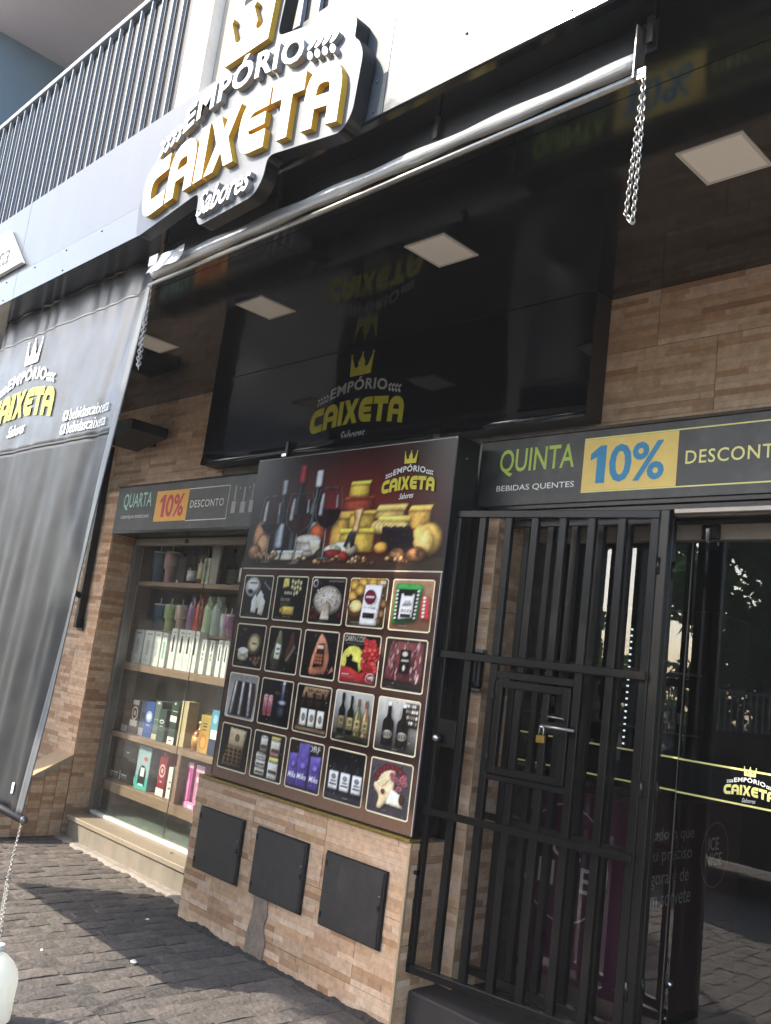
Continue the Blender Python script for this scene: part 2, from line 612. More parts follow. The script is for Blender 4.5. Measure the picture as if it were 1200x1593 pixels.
T = 0.305
def brand_letter(ch):
    """wide rounded capitals of the logo, height 1; returns (shape, advance)"""
    if ch == 'C':
        return stroke([(.92, 1 - T / 2), (T / 2, 1 - T / 2), (T / 2, T / 2), (.92, T / 2)], T, .33), .92
    if ch == 'A':
        a = stroke([(T / 2, 0), (T / 2, 1 - T / 2), (.98 - T / 2, 1 - T / 2), (.98 - T / 2, 0)], T, .36)
        return join(a, rect2(T, .30, .98 - T, .50)), .98
    if ch == 'I':
        return rect2(0, 0, T, 1), T
    if ch == 'X':
        w = .98; t = .31
        vs = [(0, 1), (t, 1), (w / 2, .70), (w - t, 1), (w, 1), (w * .70, .5), (w, 0), (w - t, 0), (w / 2, .30), (t, 0), (0, 0), (w * .30, .5)]
        return (vs, [(0, 1, 2, 11), (2, 3, 4, 5), (5, 6, 7, 8), (8, 9, 10, 11), (2, 5, 8, 11)]), w
    if ch == 'E':
        a = stroke([(.88, 1 - T / 2), (T / 2, 1 - T / 2), (T / 2, T / 2), (.88, T / 2)], T, .33)
        return join(a, rect2(T, .40, .82, .61)), .88
    if ch == 'T':
        return (( [(0, 1), (.96, 1), (.96, 1 - T), (.48 + T / 2, 1 - T), (.48 + T / 2, 0), (.48 - T / 2, 0), (.48 - T / 2, 1 - T), (0, 1 - T)],
                  [(0, 7, 6, 3, 2, 1), (3, 6, 5, 4)] )), .96

def crown2d(cx, y0, w, h):
    P = [(-.5, 0), (.5, 0), (.545, .80), (.50, .80), (.36, .46), (.33, .38), (.29, .335), (.24, .315), (.19, .335), (.155, .38), (.145, .44), (.17, .50),
         (.02, .84), (-.02, .84), (-.17, .50), (-.145, .44), (-.155, .38), (-.19, .335), (-.24, .315), (-.29, .335), (-.33, .38), (-.36, .46), (-.50, .80), (-.545, .80)]
    body = ([(cx + x * w, y0 + y * h) for x, y in P], [tuple(range(len(P)))])
    b = w * .045
    balls = [disc2(cx + x * w, y0 + y * h + b * .4, b, b, 10) for x, y in ((-.522, .84), (0, .88), (.522, .84))]
    return body, balls

def logo2d():
    """list of (kind, shape) in units of the logo's width: x -0.5..0.5, 0 = foot of the outer letters"""
    out = []
    H = 0.186
    arch = lambda x, y: (x, y + 0.050 * (1 - (2 * x) ** 2))
    adv, gap = [], 0.07
    L = [brand_letter(c) for c in 'CAIXETA']
    tot = sum(a for _, a in L) + gap * (len(L) - 1)
    s = 1.0 / tot
    x = 0
    for sh, a in L:
        q = [( -0.5 + (x + u) * s, v * H) for u, v in sh[0]]
        out.append(('big', warp((q, sh[1]), arch)))
        x += a + gap
    word = fit(text2d('EMPÓRIO', bold=0.03, space=1.12), -0.305, 0.305, 0, 0.105)
    arch2 = lambda x, y: (x, y + 0.255 + 0.055 * (1 - (x / 0.31) ** 2) * .8)
    for sh in islands(word):
        out.append(('small', warp(sh, arch2)))
    body, balls = crown2d(0.0, 0.415, 0.222, 0.19)
    out.append(('crown', body))
    for b in balls: out.append(('ball', b))
    for sgn in (-1, 1):
        for k in range(4):
            xx = 0.335 + k * 0.033
            yy = 0.285 - (xx - .3) * 0.22
            for d in (-1, 1):
                out.append(('ear', disc2(sgn * xx, yy + d * 0.0165, 0.0185, 0.0095, 10, rot=sgn * (d * 0.75 - 0.2))))
    sab = fit(text2d('Sabores', bold=0.014, shear=0.36), -0.135, 0.135, -0.085, -0.005)
    out.append(('script', warp(sab, lambda x, y: (x, y + 0.035 * x / .13 * .2 + .01))))
    return out
LOGO = logo2d()

def flat(shape, mapf, name, m, parent, mb=None):
    b = mb or MB()
    b.add([mapf(x, y) for x, y in shape[0]], shape[1])
    if mb is None:
        return b.build(name, m, parent)

def put_logo(parent, mapf, W, x0, z0, big='print_yellow', small='print_white', script='print_white', crown=None, names=('logo_letter',)):
    """prints the logo on a face: one object for each letter, the crown, the ears and the script word"""
    f = lambda x, y: mapf(x0 + x * W, z0 + y * W)
    mats = {'big': big, 'small': small, 'crown': crown or big, 'ball': crown or big, 'ear': small, 'script': script}
    ears, cr = MB(), MB()
    for k, sh in LOGO:
        if k == 'ear': flat(sh, f, None, None, None, ears)
        elif k in ('crown', 'ball'): flat(sh, f, None, None, None, cr)
        else: flat(sh, f, 'script_word' if k == 'script' else 'logo_letter', mats[k], parent)
    ears.build('wheat_ears', mats['ear'], parent)
    cr.build('crown_print', mats['crown'], parent)

def put_text(s, parent, mapf, x0, x1, z0, z1, m, bold=0.0, shear=0.0, space=1.0, name='lettering'):
    return flat(fit(text2d(s, bold, shear, space), x0, x1, z0, z1), mapf, name, m, parent)

def facing(y):           # a face looking at the street: (x, z) -> 3D
    return lambda x, z: (x, y, z)

# ================================================================== THE SETTING
rng = random.Random(7)
STONES = ['#c8a584', '#c39f7e', '#cdae90', '#bb956f', '#d0b396', '#ad8560', '#c6a382', '#a17855', '#caa98a', '#b99270']

_slab = {}
def clad(parent, org, u, nrm, W, H, tw=0.594, th=0.346, ox=0.0, oz=0.0, stagger=0.5, mean=0.16, tone=1.0, clip=None):
    """ceramic tiles with relief of thin stone strips. org: lower-left corner on the face, u: unit vector along it.
    Each tile is a part; each strip on it a sub-part."""
    u = Vector(u); n = Vector(nrm); org = Vector(org); w = Vector((0, 0, 1))
    rotz = math.atan2(u.y, u.x)
    base = origin_of(parent)
    r = -int(math.ceil(oz / th)) if oz > 0 else 0
    z = -((th - oz % th) % th) if oz else 0.0
    row = 0
    while z < H - 1e-4:
        z0, z1 = max(0, z), min(H, z + th)
        x = ox - tw + (tw * stagger if row % 2 else 0)
        while x > 1e-6: x -= tw
        while x + tw <= 0: x += tw
        while x < W - 1e-4:
            x0, x1 = max(0, x), min(W, x + tw)
            if x1 - x0 > 0.012 and z1 - z0 > 0.008:
                tz1 = z1
                if clip:
                    tz1 = min(z1, clip((x0 + x1) / 2))
                if tz1 - z0 > 0.008:
                    key = (round(x1 - x0, 3), round(tz1 - z0, 3))
                    if key not in _slab:
                        _slab[key] = MB().box(-key[0] / 2 + .001, key[0] / 2 - .001, 0, 0.006, -key[1] / 2 + .001, key[1] / 2 - .001).mesh('tile')
                    c = org + u * (x0 + x1) / 2 + w * (z0 + tz1) / 2 + n * 0.004
                    t = link_mesh('tile', _slab[key], 'tile_body', parent, loc=c - base, rot=(0, 0, rotz))
                    rows = max(1, round((tz1 - z0) / 0.0288))
                    rh = (tz1 - z0 - 0.002) / rows
                    for i in range(rows):
                        zz = -(tz1 - z0) / 2 + .001 + (i + .5) * rh
                        xx = -(x1 - x0) / 2 + .001
                        end = (x1 - x0) / 2 - .001
                        last = None
                        while xx < end - 1e-4:
                            l = rng.uniform(.35, 1.9) * mean
                            if end - xx - l < 0.05: l = end - xx
                            d = rng.choice((.0010, .0018, .0028, .0040))
                            col = rng.choice(STONES)
                            if col == last: col = rng.choice(STONES)
                            last = col
                            k = tone * rng.uniform(.9, 1.08)
                            s = link_mesh('stone_strip', CUBE, 'stone', t, loc=(xx + l / 2, -d / 2 - 0.0002, zz), scale=(l - .0009, d, rh - .0009))
                            s.color = (*[(q * .86 + w_ * .14) * k for q, w_ in zip(lin(col), lin('#c8a98c'))], 1)
                            xx += l
            x += tw
        z += th
        row += 1

# the strip mesh carries its material once for every wall
CUBE.materials.append(MATS['stone'])

# ---- pavement
pave = MB().box(-14, 8, -3.0, 3.43, -0.30, -0.009).build('pavement', 'joint')
tag(pave, 'grey stone block pavement in front of the shop', 'pavement', kind='structure')

def stone_variant(i):
    rg = random.Random(100 + i)
    bm = bmesh.new()
    bmesh.ops.create_grid(bm, x_segments=3, y_segments=3, size=0.5)
    for v in bm.verts:
        edge = max(abs(v.co.x), abs(v.co.y)) > 0.49
        v.co.x += rg.uniform(-.035, .035); v.co.y += rg.uniform(-.035, .035)
        v.co.z = rg.uniform(-.004, 0) if not edge else -rg.uniform(.003, .010)
    ret = bmesh.ops.extrude_edge_only(bm, edges=[e for e in bm.edges if e.is_boundary])
    for v in ret['geom']:
        if isinstance(v, bmesh.types.BMVert):
            v.co.z = -0.05; v.co.x *= 1.02; v.co.y *= 1.02
    bmesh.ops.recalc_face_normals(bm, faces=bm.faces)
    me = bpy.data.meshes.new('paving_stone')
    for f in bm.faces: f.smooth = False
    bm.to_mesh(me); bm.free()
    me.materials.append(MATS['paver'])
    return me
SV = [stone_variant(i) for i in range(8)]
PCOL = ['#5f5a55', '#645e58', '#5a5551', '#665f59', '#5d5853', '#54504c']
near, far = [], MB()
px = -13.9
cidx = 0
while px < 7.9:
    wx = rng.uniform(.098, .130)
    y = -2.98 + rng.uniform(-.1, .0)
    while y < 3.40:
        ly = rng.uniform(.13, .23)
        if y + ly > 3.41: ly = 3.41 - y
        if ly > .05:
            cx, cy = px + wx / 2, y + ly / 2
            inside_wall = (cy > 3.12 and -4.68 < cx < -2.86)
            skew = 0.05 * math.sin(cy * 1.7 + cx)
            if not inside_wall:
                near.append((cx + skew, cy, wx, ly))
        y += ly
    px += wx
near.sort(key=lambda s: math.hypot(s[0], s[1] - 0.2) + (0 if (-6.8 < s[0] < -2.9 and s[1] > 1.75 - 0.4 * (s[0] + 3.7) - 0.25) else 100))
for i, (cx, cy, wx, ly) in enumerate(near):
    z = rng.uniform(-.0018, .0018)
    rz = rng.uniform(-.045, .045)
    if i < 298:
        link_mesh('paving_stone', SV[rng.randrange(8)], None, pave, loc=(cx, cy, z), scale=(wx - .007, ly - .009, 1), rot=(rng.uniform(-.008, .008), rng.uniform(-.008, .008), rz), color=rng.choice(PCOL))
    else:
        me = SV[rng.randrange(8)]
        c, s = math.cos(rz), math.sin(rz)
        vs = []
        for v in me.vertices:
            a, b = v.co.x * (wx - .007), v.co.y * (ly - .009)
            vs.append((cx + a * c - b * s, cy + a * s + b * c, z + v.co.z))
        far.add(vs, [tuple(p.vertices) for p in me.polygons])
rest = far.build('paving_stones', 'paver_far', pave)
rest['kind'] = 'stuff'

# ---- street behind the photographer, the far pavement and the ground beyond
tag(MB().box(-130, 130, -3.16, -3.004, -0.35, 0.0, 0.015).build('kerb', 'concrete'), 'straight concrete kerb along the road', 'kerb', kind='structure')
tag(MB().box(-130, 130, -10.0, -3.164, -0.40, -0.13).build('road', 'asphalt'), 'grey asphalt road', 'road', kind='structure')
tag(MB().box(-130, 130, -12.4, -10.004, -0.40, 0.0, 0.02).build('far_pavement', 'concrete'), 'concrete pavement across the road', 'pavement', kind='structure')
g = MB()
g.add([(-140, -140, -0.42), (140, -140, -0.42), (140, 140, -0.42), (-140, 140, -0.42)], [(0, 1, 2, 3)])
tag(g.build('ground', 'soil'), 'bare ground reaching the horizon', 'ground', kind='structure')
tag(MB().box(-130, 130, -40, -12.404, -0.40, -0.02).build('lawn', 'soil'), 'ground behind the far fence', 'ground', kind='structure')
tag(MB().box(-60, -14.004, -3.0, 3.43, -0.30, -0.004).build('side_pavement', 'concrete'), 'pavement further along', 'pavement', kind='structure')
tag(MB().box(8.004, 60, -3.0, 3.43, -0.30, -0.004).build('side_pavement', 'concrete'), 'pavement further along', 'pavement', kind='structure')

# ================================================================== THE SHOP BUILDING
shop = thing('shop_building', 'shop building with stone-look tiled front, white fascia and glossy black soffit', 'building', (-3.0, 3.6, 0))
# back walls (cores)
bx('wall', 'plaster', shop, -7.45, -1.0 + 4.0, 3.612, 3.70, 2.36, 3.70)
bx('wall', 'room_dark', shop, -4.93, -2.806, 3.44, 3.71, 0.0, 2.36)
bx('wall', 'plaster', shop, -12.0, -7.45, 3.42, 3.70, 0.0, 3.70)
bx('wall', 'plaster', shop, -0.60, 3.0, 3.612, 3.70, 0.0, 2.36)
clad(shop, (-7.45, 3.606, 2.66), (1, 0, 0), (0, -1, 0), 1.87, 0.80, ox=0.466, oz=0.19, mean=0.27, tone=0.95)
clad(shop, (-2.42, 3.606, 2.70), (1, 0, 0), (0, -1, 0), 1.80, 0.76, ox=0.30, oz=0.475 % 0.346, mean=0.28, tone=0.95)
# door pillar: return next to the meter wall and the jamb
bx('pillar_core', 'plaster', shop, -2.895, -2.812, 3.436, 3.70, 0.0, 2.38)
clad(shop, (-2.893, 3.43, 0.16), (1, 0, 0), (0, -1, 0), 0.085, 2.22, ox=0.2, mean=0.1)
clad(shop, (-2.806, 3.43, 0.16), (0, 1, 0), (1, 0, 0), 0.26, 2.22, ox=0.26, mean=0.12)
bx('corner_trim', 'corner_trim', shop, -2.808, -2.800, 3.420, 3.429, 0.16, 2.38)
# soffit panels, fascia
y_ = [1.875, 2.270, 2.274, 3.604]
for (xa, xb) in ((-12.0, -6.403), (-6.4, -3.403), (-3.4, -0.403), (-0.4, 3.0)):
    bx('soffit_panel', 'soffit_black', shop, xa, xb, y_[0], y_[1], 3.46, 3.49)
    bx('soffit_panel', 'soffit_black', shop, xa, xb, y_[2], y_[3], 3.46, 3.49)
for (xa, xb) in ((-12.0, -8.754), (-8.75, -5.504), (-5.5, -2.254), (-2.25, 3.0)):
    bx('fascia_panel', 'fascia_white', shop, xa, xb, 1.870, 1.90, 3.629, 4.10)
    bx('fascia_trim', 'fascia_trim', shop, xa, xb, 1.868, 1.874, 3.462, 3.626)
bx('fascia_core', 'plaster', shop, -12.0, 3.0, 1.91, 2.2, 3.50, 4.09)
bx('slab', 'plaster', shop, -12.0, 3.0, 2.204, 7.0, 3.72, 4.02)
for i in range(24):
    x = -8.6 + i * .42
    for zz in (3.605, 3.485) if i % 2 else (3.605,):
        MB().tube([(x, 1.868, zz), (x, 1.864, zz)], .005, 8).build('screw', 'screw', shop)
# upper floor: column, ceiling, side wall, back wall
bx('column', 'column_white', shop, -4.02, -3.80, 1.96, 2.30, 4.104, 6.70)
bx('column_return', 'plaster', shop, -3.797, -3.60, 2.02, 2.30, 4.104, 6.70)
bx('upper_ceiling', 'upper_ceiling', shop, -8.1, 3.0, 2.0, 7.0, 6.704, 6.90)
bx('upper_side_wall', 'upper_wall', shop, -8.30, -8.104, 2.0, 7.0, 4.03, 6.9)
bx('upper_back_wall', 'upper_wall', shop, -8.1, 3.0, 5.6, 5.8, 4.03, 6.70)
# shop room behind the glass
bx('room_floor', 'room_floor', shop, -4.9, 3.0, 3.72, 8.0, 0.0, 0.155)
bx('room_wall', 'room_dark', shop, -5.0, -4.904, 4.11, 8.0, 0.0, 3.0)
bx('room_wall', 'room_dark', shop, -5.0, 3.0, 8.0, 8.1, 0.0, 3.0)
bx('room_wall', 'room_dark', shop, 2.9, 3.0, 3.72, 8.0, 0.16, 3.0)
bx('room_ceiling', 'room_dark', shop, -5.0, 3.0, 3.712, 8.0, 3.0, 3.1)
bx('door_step', 'dark_step', shop, -2.893, 1.0, 3.24, 3.718, 0.0, 0.158, 0.008)

# ---- pier at the left with its low wing wall
pier = thing('corner_pier', 'tiled pier left of the display window with a low sloping wing wall', 'pier', (-6.9, 3.4, 0))
bx('pier_core', 'plaster', pier, -7.45, -6.712, 3.412, 3.70, 0.0, 2.66)
clad(pier, (-7.45, 3.406, 0.0), (1, 0, 0), (0, -1, 0), 0.742, 2.66, ox=0.15, mean=0.2, tone=1.05)
clad(pier, (-6.706, 3.404, 0.0), (0, 1, 0), (1, 0, 0), 0.20, 2.34, ox=0.2, mean=0.14)
wing_top = lambda y: 0.575 - (3.395 - y) * 0.54
w = MB()
prof = [(3.398, 0), (3.398, wing_top(3.398)), (2.72, wing_top(2.72)), (2.72, 0)]
w.prism(prof, lambda y, z: (-6.95, y, z), lambda y, z: (-6.712, y, z))
w.build('wing_core', 'plaster', pier, fix=True)
w = MB()
prof = [(3.400, wing_top(3.4) + .002), (3.400, wing_top(3.4) + .02), (2.71, wing_top(2.71) + .02), (2.71, wing_top(2.71) + .002)]
w.prism(prof, lambda y, z: (-6.965, y, z), lambda y, z: (-6.700, y, z))
w.build('coping', 'corner_trim', pier, fix=True)
for k in range(7):
    ya = 2.72 + k * .097
    clad(pier, (-6.706, ya, 0.0), (0, 1, 0), (1, 0, 0), .096, wing_top(ya) - .004, ox=.4, mean=.2, th=0.20)
# wall bracket on the pier
br = thing('wall_bracket', 'black steel bracket with a slanted arm fixed to the pier', 'bracket', (-6.93, 3.39, 1.5))
bx('upright', 'steel_black', br, -6.96, -6.915, 3.33, 3.392, 1.55, 3.05, .003)
MB().tube([(-6.94, 3.34, 1.80), (-7.25, 2.85, 2.10)], .022, 4).build('arm', 'steel_black', br)
bx('foot_plate', 'steel_black', br, -6.985, -6.89, 3.374, 3.384, 1.53, 1.62)
# dark loudspeaker-like box on the wall above the pier
sp = thing('wall_speaker', 'black wedge-shaped box mounted high on the tiled wall', 'speaker', (-6.62, 3.55, 3.0))
s = MB()
prof = [(-6.86, 3.05), (-6.40, 3.12), (-6.40, 3.20), (-6.84, 3.22)]
s.prism(prof, lambda x, z: (x, 3.24, z), lambda x, z: (x, 3.56, z))
s.build('housing', 'steel_black', sp, fix=True)
bx('mount', 'steel_black', sp, -6.70, -6.62, 3.562, 3.596, 3.08, 3.18)

# ---- step below the display window
st = thing('window_step', 'beige granite step below the display window', 'step', (-5.8, 3.5, 0))
bx('riser', 'granite_front', st, -6.60, -4.66, 3.412, 3.66, 0.0, 0.134)
bx('tread', 'granite', st, -6.64, -4.66, 3.395, 3.72, 0.1345, 0.170, 0.004)
MB().tube([(-5.36, 3.52, .1705), (-5.36, 3.52, .173)], .016, 12).build('drain_cap', 'alu', st)
bx('riser_end', 'granite_front', st, -6.66, -6.603, 3.43, 3.66, 0.0, 0.134)

# ---- meter wall: three meter doors
mw = thing('meter_wall', 'low tiled wall with three black meter doors below the product poster', 'wall', (-3.77, 3.3, 0))
bx('wall_core', 'plaster', mw, -4.632, -2.908, 3.172, 3.43, 0.0, 0.782)
clad(mw, (-4.640, 3.166, 0.0), (1, 0, 0), (0, -1, 0), 1.740, 0.786, ox=0.562 - .594 + .01, oz=0.10, mean=0.21, tone=1.08)
clad(mw, (-2.902, 3.166, 0.0), (0, 1, 0), (1, 0, 0), 0.255, 0.786, ox=0.3, mean=0.13, tone=1.0)
bx('corner_trim', 'corner_trim', mw, -2.905, -2.893, 3.153, 3.163, 0.0, 0.788)
bx('top_ledge', 'gold_strip', mw, -4.62, -2.895, 3.145, 3.30, 0.789, 0.803)
for i, xa in enumerate((-4.545, -3.998, -3.432)):
    md = bx('meter_door', 'meter_door', mw, xa, xa + .417, 3.139, 3.150, 0.301, 0.630, .002)
    bx('door_frame', 'meter_dark', md, xa - .007, xa + .424, 3.1505, 3.1552, 0.294, 0.637)
    MB().tube([(xa + .396, 3.1385, .52), (xa + .396, 3.135, .52)], .007, 10).build('keyhole', 'screw', md)
    bx('door_edge', 'poster_edge', md, xa + .404, xa + .413, 3.136, 3.1388, 0.303, 0.628)
    for zz in (.345, .585):
        bx('hinge', 'meter_dark', md, xa + .006, xa + .018, 3.1345, 3.1385, zz - .014, zz + .014)
    bx('latch', 'meter_dark', md, xa + .388, xa + .404, 3.131, 3.1385, .46, .485, .002)
patch = MB()
pp = [(-3.985, 0.0), (-3.83, 0.0), (-3.82, .09), (-3.85, .16), (-3.83, .22), (-3.845, .298), (-3.96, .298), (-3.955, .2), (-3.975, .12)]
patch.prism(pp, lambda x, z: (x, 3.151, z), lambda x, z: (x, 3.157, z))
patch.build('mortar_patch', 'mortar_patch', mw, fix=True)
rg = random.Random(5)
mo = MB()
n = 120
for i in range(n + 1):
    x = -4.655 + 1.77 * i / n
    h_ = .004 + .028 * max(0, mnoise.noise((x * 14, 1.7, 0))) + .035 * max(0, mnoise.noise((x * 3.1, 5.2, 0)) - .15) + rg.uniform(0, .006)
    d_ = .006 + .022 * abs(mnoise.noise((x * 11, 8.2, 0))) + rg.uniform(0, .010)
    mo.v += [(x, 3.1535, h_), (x, 3.1535 - d_ * .4, h_ * .45), (x, 3.153 - d_, -.006)]
for i in range(n):
    for k in range(2):
        mo.f.append((i * 3 + k, i * 3 + k + 1, i * 3 + k + 4, i * 3 + k + 3)); mo.sm.append(False)
mo.build('dirt_fillet', 'dirt', mw)
cs = MB()
n = 60
for i in range(n + 1):
    x = -6.70 + 2.06 * i / n
    e = .075 + .03 * mnoise.noise((x * 4, .7, 0)) + rg.uniform(-.004, .004)
    cs.v += [(x, 3.4125, .010), (x, 3.405 - e * .6, .007 + rg.uniform(0, .002)), (x, 3.405 - e, -.008)]
for i in range(n):
    for k in range(2):
        cs.f.append((i * 3 + k, i * 3 + k + 1, i * 3 + k + 4, i * 3 + k + 3)); cs.sm.append(False)
cs.build('cement_strip', 'cement', pave)

# ================================================================== SIGNS ON THE FRONT
# ---- black box over the poster, with the logo
box = thing('overhead_sign_box', 'glossy black box sign with yellow crown logo under the soffit', 'sign', (-4.0, 3.46, 2.82))
MB().box(-5.67, -2.385, 3.460, 3.470, 2.825, 3.456).build('front_panel', 'gloss_black', box)
bx('side_panel', 'box_side', box, -2.395, -2.385, 3.471, 3.598, 2.826, 3.456)
bx('side_panel', 'box_side', box, -5.67, -5.66, 3.471, 3.598, 2.826, 3.456)
bx('bottom_panel', 'box_side', box, -5.659, -2.396, 3.471, 3.598, 2.828, 2.836)
for x in (-5.62, -5.4, -5.15, -4.9, -2.95, -2.7, -2.45):
    MB().tube([(x, 3.460, 2.845), (x, 3.456, 2.845)], .006, 8).build('rivet', 'screw', box)
lip = MB()
rg = random.Random(3)
n = 60
for i in range(n + 1):
    x = -5.669 + (3.283) * i / n
    a = .004 + .010 * abs(mnoise.noise((x * 1.3, .3, 0))) + .004 * math.sin(x * 5)
    z = 2.826 + .012 * mnoise.noise((x * 1.1, 2.3, 0))
    lip.v += [(x, 3.4585, z + .055), (x, 3.4575 - a * .7, z + .026), (x, 3.4575 - a, z + .006), (x, 3.459, 2.822)]
for i in range(n):
    for k in range(3):
        lip.f.append((i * 4 + k, i * 4 + k + 1, i * 4 + k + 5, i * 4 + k + 4)); lip.sm.append(True)
lip.build('bottom_film', 'gloss_black', box, fix=True)
for x in (-4.62, -3.29):
    bx('clip', 'steel_black', box, x - .012, x + .012, 3.425, 3.4455, 2.80, 2.90)
    bx('clip', 'chrome', box, x - .022, x + .022, 3.41, 3.424, 2.795, 2.812)
put_logo(box, facing(3.4585), 0.837, -4.036, 2.925, big='print_yellow', small='print_grey', script='print_grey')

# ---- QUARTA banner
ONE = [(.42, 0), (1, 0), (1, 1), (.60, 1), (.0, .80), (.0, .62), (.42, .70)]
qa = thing('weekday_banner', 'dark banner reading QUARTA 10% DESCONTO above the display window', 'banner', (-5.6, 3.39, 2.33))
bx('panel', 'banner', qa, -6.70, -4.64, 3.388, 3.45, 2.337, 2.690)
bx('top_ledge', 'ledge', qa, -6.70, -4.64, 3.380, 3.60, 2.691, 2.70)
bx('bottom_rail', 'steel_black', qa, -6.70, -4.64, 3.386, 3.60, 2.318, 2.335)
f = facing(3.3865); f2 = facing(3.3855); f3 = facing(3.3850)
put_text('QUARTA', qa, f, -6.592, -6.158, 2.500, 2.635, 'print_mint', bold=.010)
put_text('CERVEJAS ESPECIAIS', qa, f, -6.600, -6.168, 2.428, 2.458, 'print_white', bold=.004)
flat(rect2(-6.090, 2.398, -5.640, 2.631), f, 'price_field', 'print_orange', qa)
put_text('0%', qa, f2, -5.935, -5.690, 2.430, 2.600, 'print_red', bold=.022)
flat(([(-6.025 + u * .075, 2.430 + v * .17) for u, v in ONE], [tuple(range(7))]), f2, 'lettering', 'print_red', qa)
fr = MB()
for r_ in ((-5.640, 2.624, -5.130, 2.631), (-5.640, 2.392, -5.130, 2.399), (-5.137, 2.399, -5.130, 2.624)):
    flat(rect2(*r_), f, None, None, None, fr)
fr.build('frame_line', 'print_white', qa)
put_text('DESCONTO', qa, f, -5.606, -5.184, 2.487, 2.541, 'print_white', bold=.006, space=1.1)
ic = MB()
for (x, w_, h_) in ((-5.06, .05, .12), (-4.955, .055, .11), (-4.86, .05, .12)):
    flat(rect2(x - w_ / 2, 2.43, x + w_ / 2, 2.43 + h_ * .7), f, None, None, None, ic)
    flat(rect2(x - w_ / 6, 2.43 + h_ * .74, x + w_ / 6, 2.43 + h_ * 1.6), f, None, None, None, ic)
    flat(disc2(x + .05, 2.60, .008), f, None, None, None, ic)
ic.build('bottle_icons', 'print_grey', qa)

# ---- QUINTA banner
qi = thing('weekday_banner', 'dark banner reading QUINTA 10% DESCONTO above the gate', 'banner', (-2.0, 3.39, 2.39))
bx('panel', 'banner', qi, -2.935, -0.80, 3.388, 3.45, 2.392, 2.722)
bx('top_ledge', 'ledge', qi, -2.935, -0.80, 3.378, 3.598, 2.723, 2.736)
bx('bottom_rail', 'steel_black', qi, -2.86, -0.80, 3.40, 3.60, 2.372, 2.390)
put_text('QUINTA', qi, f, -2.808, -2.372, 2.535, 2.672, 'print_lime', bold=.010)
put_text('BEBIDAS QUENTES', qi, f, -2.813, -2.362, 2.458, 2.491, 'print_white', bold=.004)
flat(rect2(-2.322, 2.439, -1.858, 2.679), f, 'price_field', 'print_sand', qi)
put_text('0%', qi, f2, -2.185, -1.916, 2.472, 2.646, 'print_blue', bold=.022)
flat(([(-2.283 + u * .080, 2.472 + v * .174) for u, v in ONE], [tuple(range(7))]), f2, 'lettering', 'print_blue', qi)
fr = MB()
for r_ in ((-2.322, 2.680, -0.90, 2.686), (-2.322, 2.432, -0.90, 2.438)):
    flat(rect2(*r_), f, None, None, None, fr)
fr.build('frame_line', 'print_yellow_pale', qi)
put_text('DESCONTO', qi, f, -1.822, -1.392, 2.530, 2.588, 'print_yellow_pale', bold=.008, space=1.1)

# ---- 3D logo sign on the fascia
sg = thing('fascia_logo_sign', 'raised white and gold CAIXETA logo sign with crown on the white fascia', 'sign', (-3.08, 1.87, 3.4))
W, X0, Z0 = 1.40, -3.085, 3.428
lg = lambda x, y: (X0 + x * W, Z0 + y * W)
def outline(pts, r=.02, n=4):
    P = []
    m = len(pts)
    for i in range(m):
        p0, p, p1 = Vector(pts[i - 1]), Vector(pts[i]), Vector(pts[(i + 1) % m])
        a, b = p0 - p, p1 - p
        rr = min(r, a.length * .48, b.length * .48)
        A, B = p + a.normalized() * rr, p + b.normalized() * rr
        for k in range(n + 1):
            t = k / n
            P.append(tuple((1 - t) ** 2 * A + 2 * t * (1 - t) * p + t * t * B))
    return P
plate = [(-.545, -.03), (-.17, .022), (-.165, -.06), (-.14, -.10), (.14, -.085), (.175, -.04), (.18, .025), (.50, -.02), (.535, .02), (.545, .19), (.52, .235), (.50, .25), (.50, .315),
         (.455, .345), (.36, .345), (.30, .385), (.13, .425), (.15, .63), (-.15, .63), (-.13, .425), (-.30, .375), (-.34, .32), (-.455, .30), (-.485, .25), (-.55, .20), (-.565, .10)]
po = [lg(*p) for p in outline(plate, .03)]
MB().prism(po, lambda x, z: (x, 1.800, z), lambda x, z: (x, 1.803, z)).build('back_plate', 'sign_plate', sg, fix=True)
MB().prism(po, lambda x, z: (x, 1.8035, z), lambda x, z: (x, 1.862, z)).build('plate_return', 'box_side', sg, fix=True)
def raised(shape, y0, y1, face_m, side_m, name):
    vs, fs = shape
    cnt = {}
    for q in fs:
        for i in range(len(q)):
            a, b = q[i], q[(i + 1) % len(q)]
            cnt[(a, b)] = 1
    P = [lg(*p) for p in vs]
    sides = MB()
    n = len(P)
    sides.v = [(x, y0 + .0006, z) for x, z in P] + [(x, y1, z) for x, z in P]
    sides.f = [(a, b, b + n, a + n) for (a, b) in cnt if (b, a) not in cnt]
    sides.sm = [False] * len(sides.f)
    s_ = sides.build(name, side_m, sg)
    bev = MB()
    bev.add([(x, y0, z) for x, z in P], fs)
    bev.build(name + '_face', face_m, s_)
merged = {}
